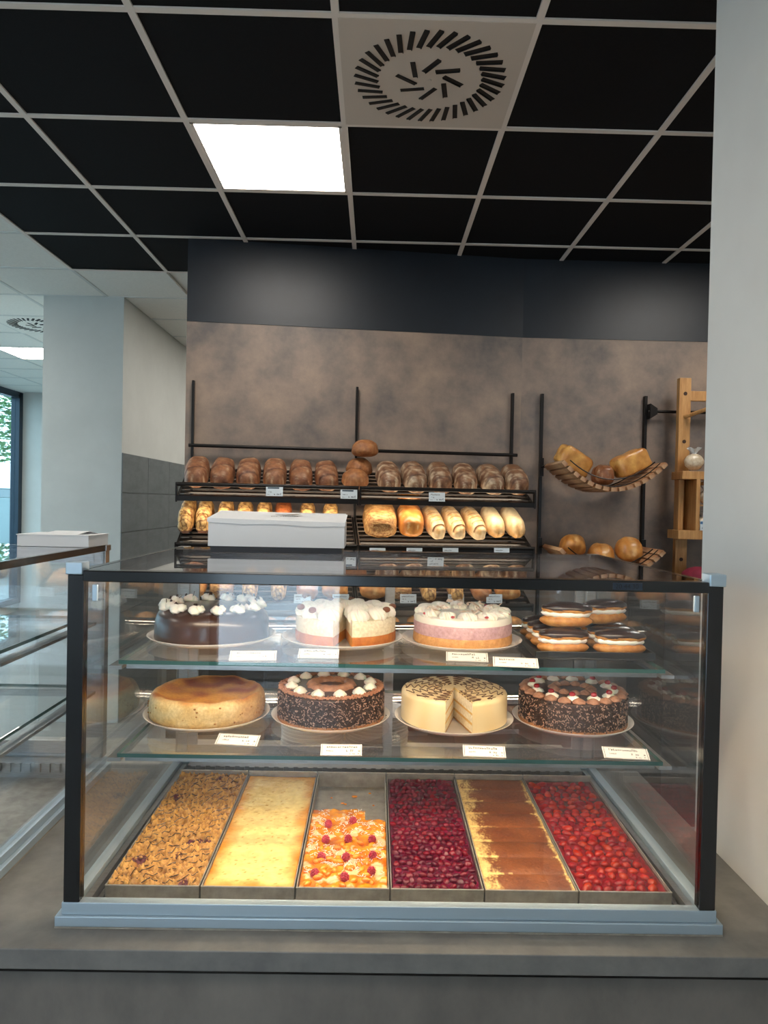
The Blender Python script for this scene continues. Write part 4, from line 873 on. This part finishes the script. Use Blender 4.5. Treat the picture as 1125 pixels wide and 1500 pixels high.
r = root('price_plate', 'small white price plate on the wooden bag rack', 'price tag', (1.865, 3.955, 1.577)); part('plate', B(-.03, .03, -.002, 0, 0, .055), TAGW, r, False); part('header', B(-.03, .03, -.0025, -.002, .036, .05), mat('blue_header', (70, 110, 150), .4), r, False); scrawl('- -', .016, INK, r, Matrix.Translation((-.02, -.0026, .01)) @ Matrix.Rotation(PI/2, 4, 'X'))
p = at_y(1016, 832, 4.0)
o = link('crimson_cap', MB().lathe([(.10, 0), (.102, .02), (.09, .05), (.065, .07), (.03, .08), (0, .082)], 32, fn=lambda aa, j, r_, z: (r_*(1+.03*math.sin(5*aa)), z)).mesh('crimson_cap', mat('crimson_cloth', (128, 24, 52), .8, 0, (108, 18, 42), 30))); o.location = (p.x+.02, 3.96, 1.29)
tag(o, 'crimson cloth cap at the foot of the wooden bag rack', 'cap')
sh = tag(link('side_cupboard', MB().box(1.55, 2.4, 3.72, 4.26, 0, 1.289).mesh('side_cupboard', DBR, False)), 'dark cupboard below the wooden bag rack', 'cupboard'); bev(sh, .003)

# ================================================================== OUTSIDE, THROUGH THE LEFT WINDOW
LEAF = mat('green_leaf', (92, 138, 70), .6, 0, (54, 98, 48), .8, randcol=.1); BARK = mat('bark', (82, 70, 58), .8)
def tree(x, y, h_, label, seed):
    r = root('tree', label, 'tree', (x, y, -.12)); rr = random.Random(seed)
    part('trunk', MB().tube([(0, 0, 0), (.1, 0, h_*.3), (0, .1, h_*.6)], [.16, .12, .07], 8), BARK, r)
    m = MB()
    for q in range(1500):
        d = Vector((rr.gauss(0, 1), rr.gauss(0, 1), rr.gauss(0, 1))).normalized()*(rr.random()**.33); c = Vector((d.x*h_*.34, d.y*h_*.34, h_*.66+d.z*h_*.34)); s_ = .13
        M = Matrix.Translation(c) @ Matrix.Rotation(rr.uniform(0, 6), 4, 'Z') @ Matrix.Rotation(rr.uniform(0, 3), 4, 'X'); m.add([M @ Vector(v) for v in ((-s_, 0, 0), (0, -s_*.5, 0), (s_, 0, .03), (0, s_*.5, 0))], [(0, 1, 2, 3)])
    stuff(part('foliage', m, LEAF, r, False))
tree(-13.3, 26, 7, 'leafy green tree behind the white annexe', 3); tree(-19, 34, 8.5, 'taller leafy green tree far behind the window', 5); tree(-7.2, 25.5, 5.6, 'smaller leafy green tree behind the parked trailer', 8)
an = root('white_annexe', 'white flat-roofed annexe outside the tall window', 'building', (-10.5, 19.6, -.12)); part('wall', B(-2.6, 1.2, 0, 2.5, 0, 2.5), mat('annexe_render', (150, 160, 164), .8), an, False); part('roof', B(-2.8, 1.5, -.35, 2.7, 2.5, 2.66), CARD, an, False); part('window', B(-1.4, -.3, -.01, .02, 1.0, 1.9), DARKF, an, False)
tr = root('parked_trailer', 'white parked trailer outside the tall window', 'trailer', (-8.9, 14.8, -.12)); part('body', B(-.9, .9, 0, 3, .5, 1.75), mat('trailer_panel', (110, 128, 130), .5), tr, False); part('canopy', B(-.95, .95, -.1, 3.1, 1.95, 2.5), CARD, tr, False); part('frame', B(-.85, .85, .1, 2.9, .35, .5), DARKF, tr, False)
for sx in (-.85, .85):
    for sy in (.5, 2.5): part('wheel', MB().lathe([(0, -.09), (.26, -.09), (.3, -.05), (.3, .05), (.26, .09), (0, .09)], 20), BLACKM, tr).matrix_local = Matrix.Translation((sx, sy, .3)) @ Matrix.Rotation(PI/2, 4, 'Y')
    for sy in (0, 1.4, 2.9): part('canopy_post', B(sx-.03, sx+.03, sy, sy+.06, 1.75, 1.95), DARKF, tr, False)
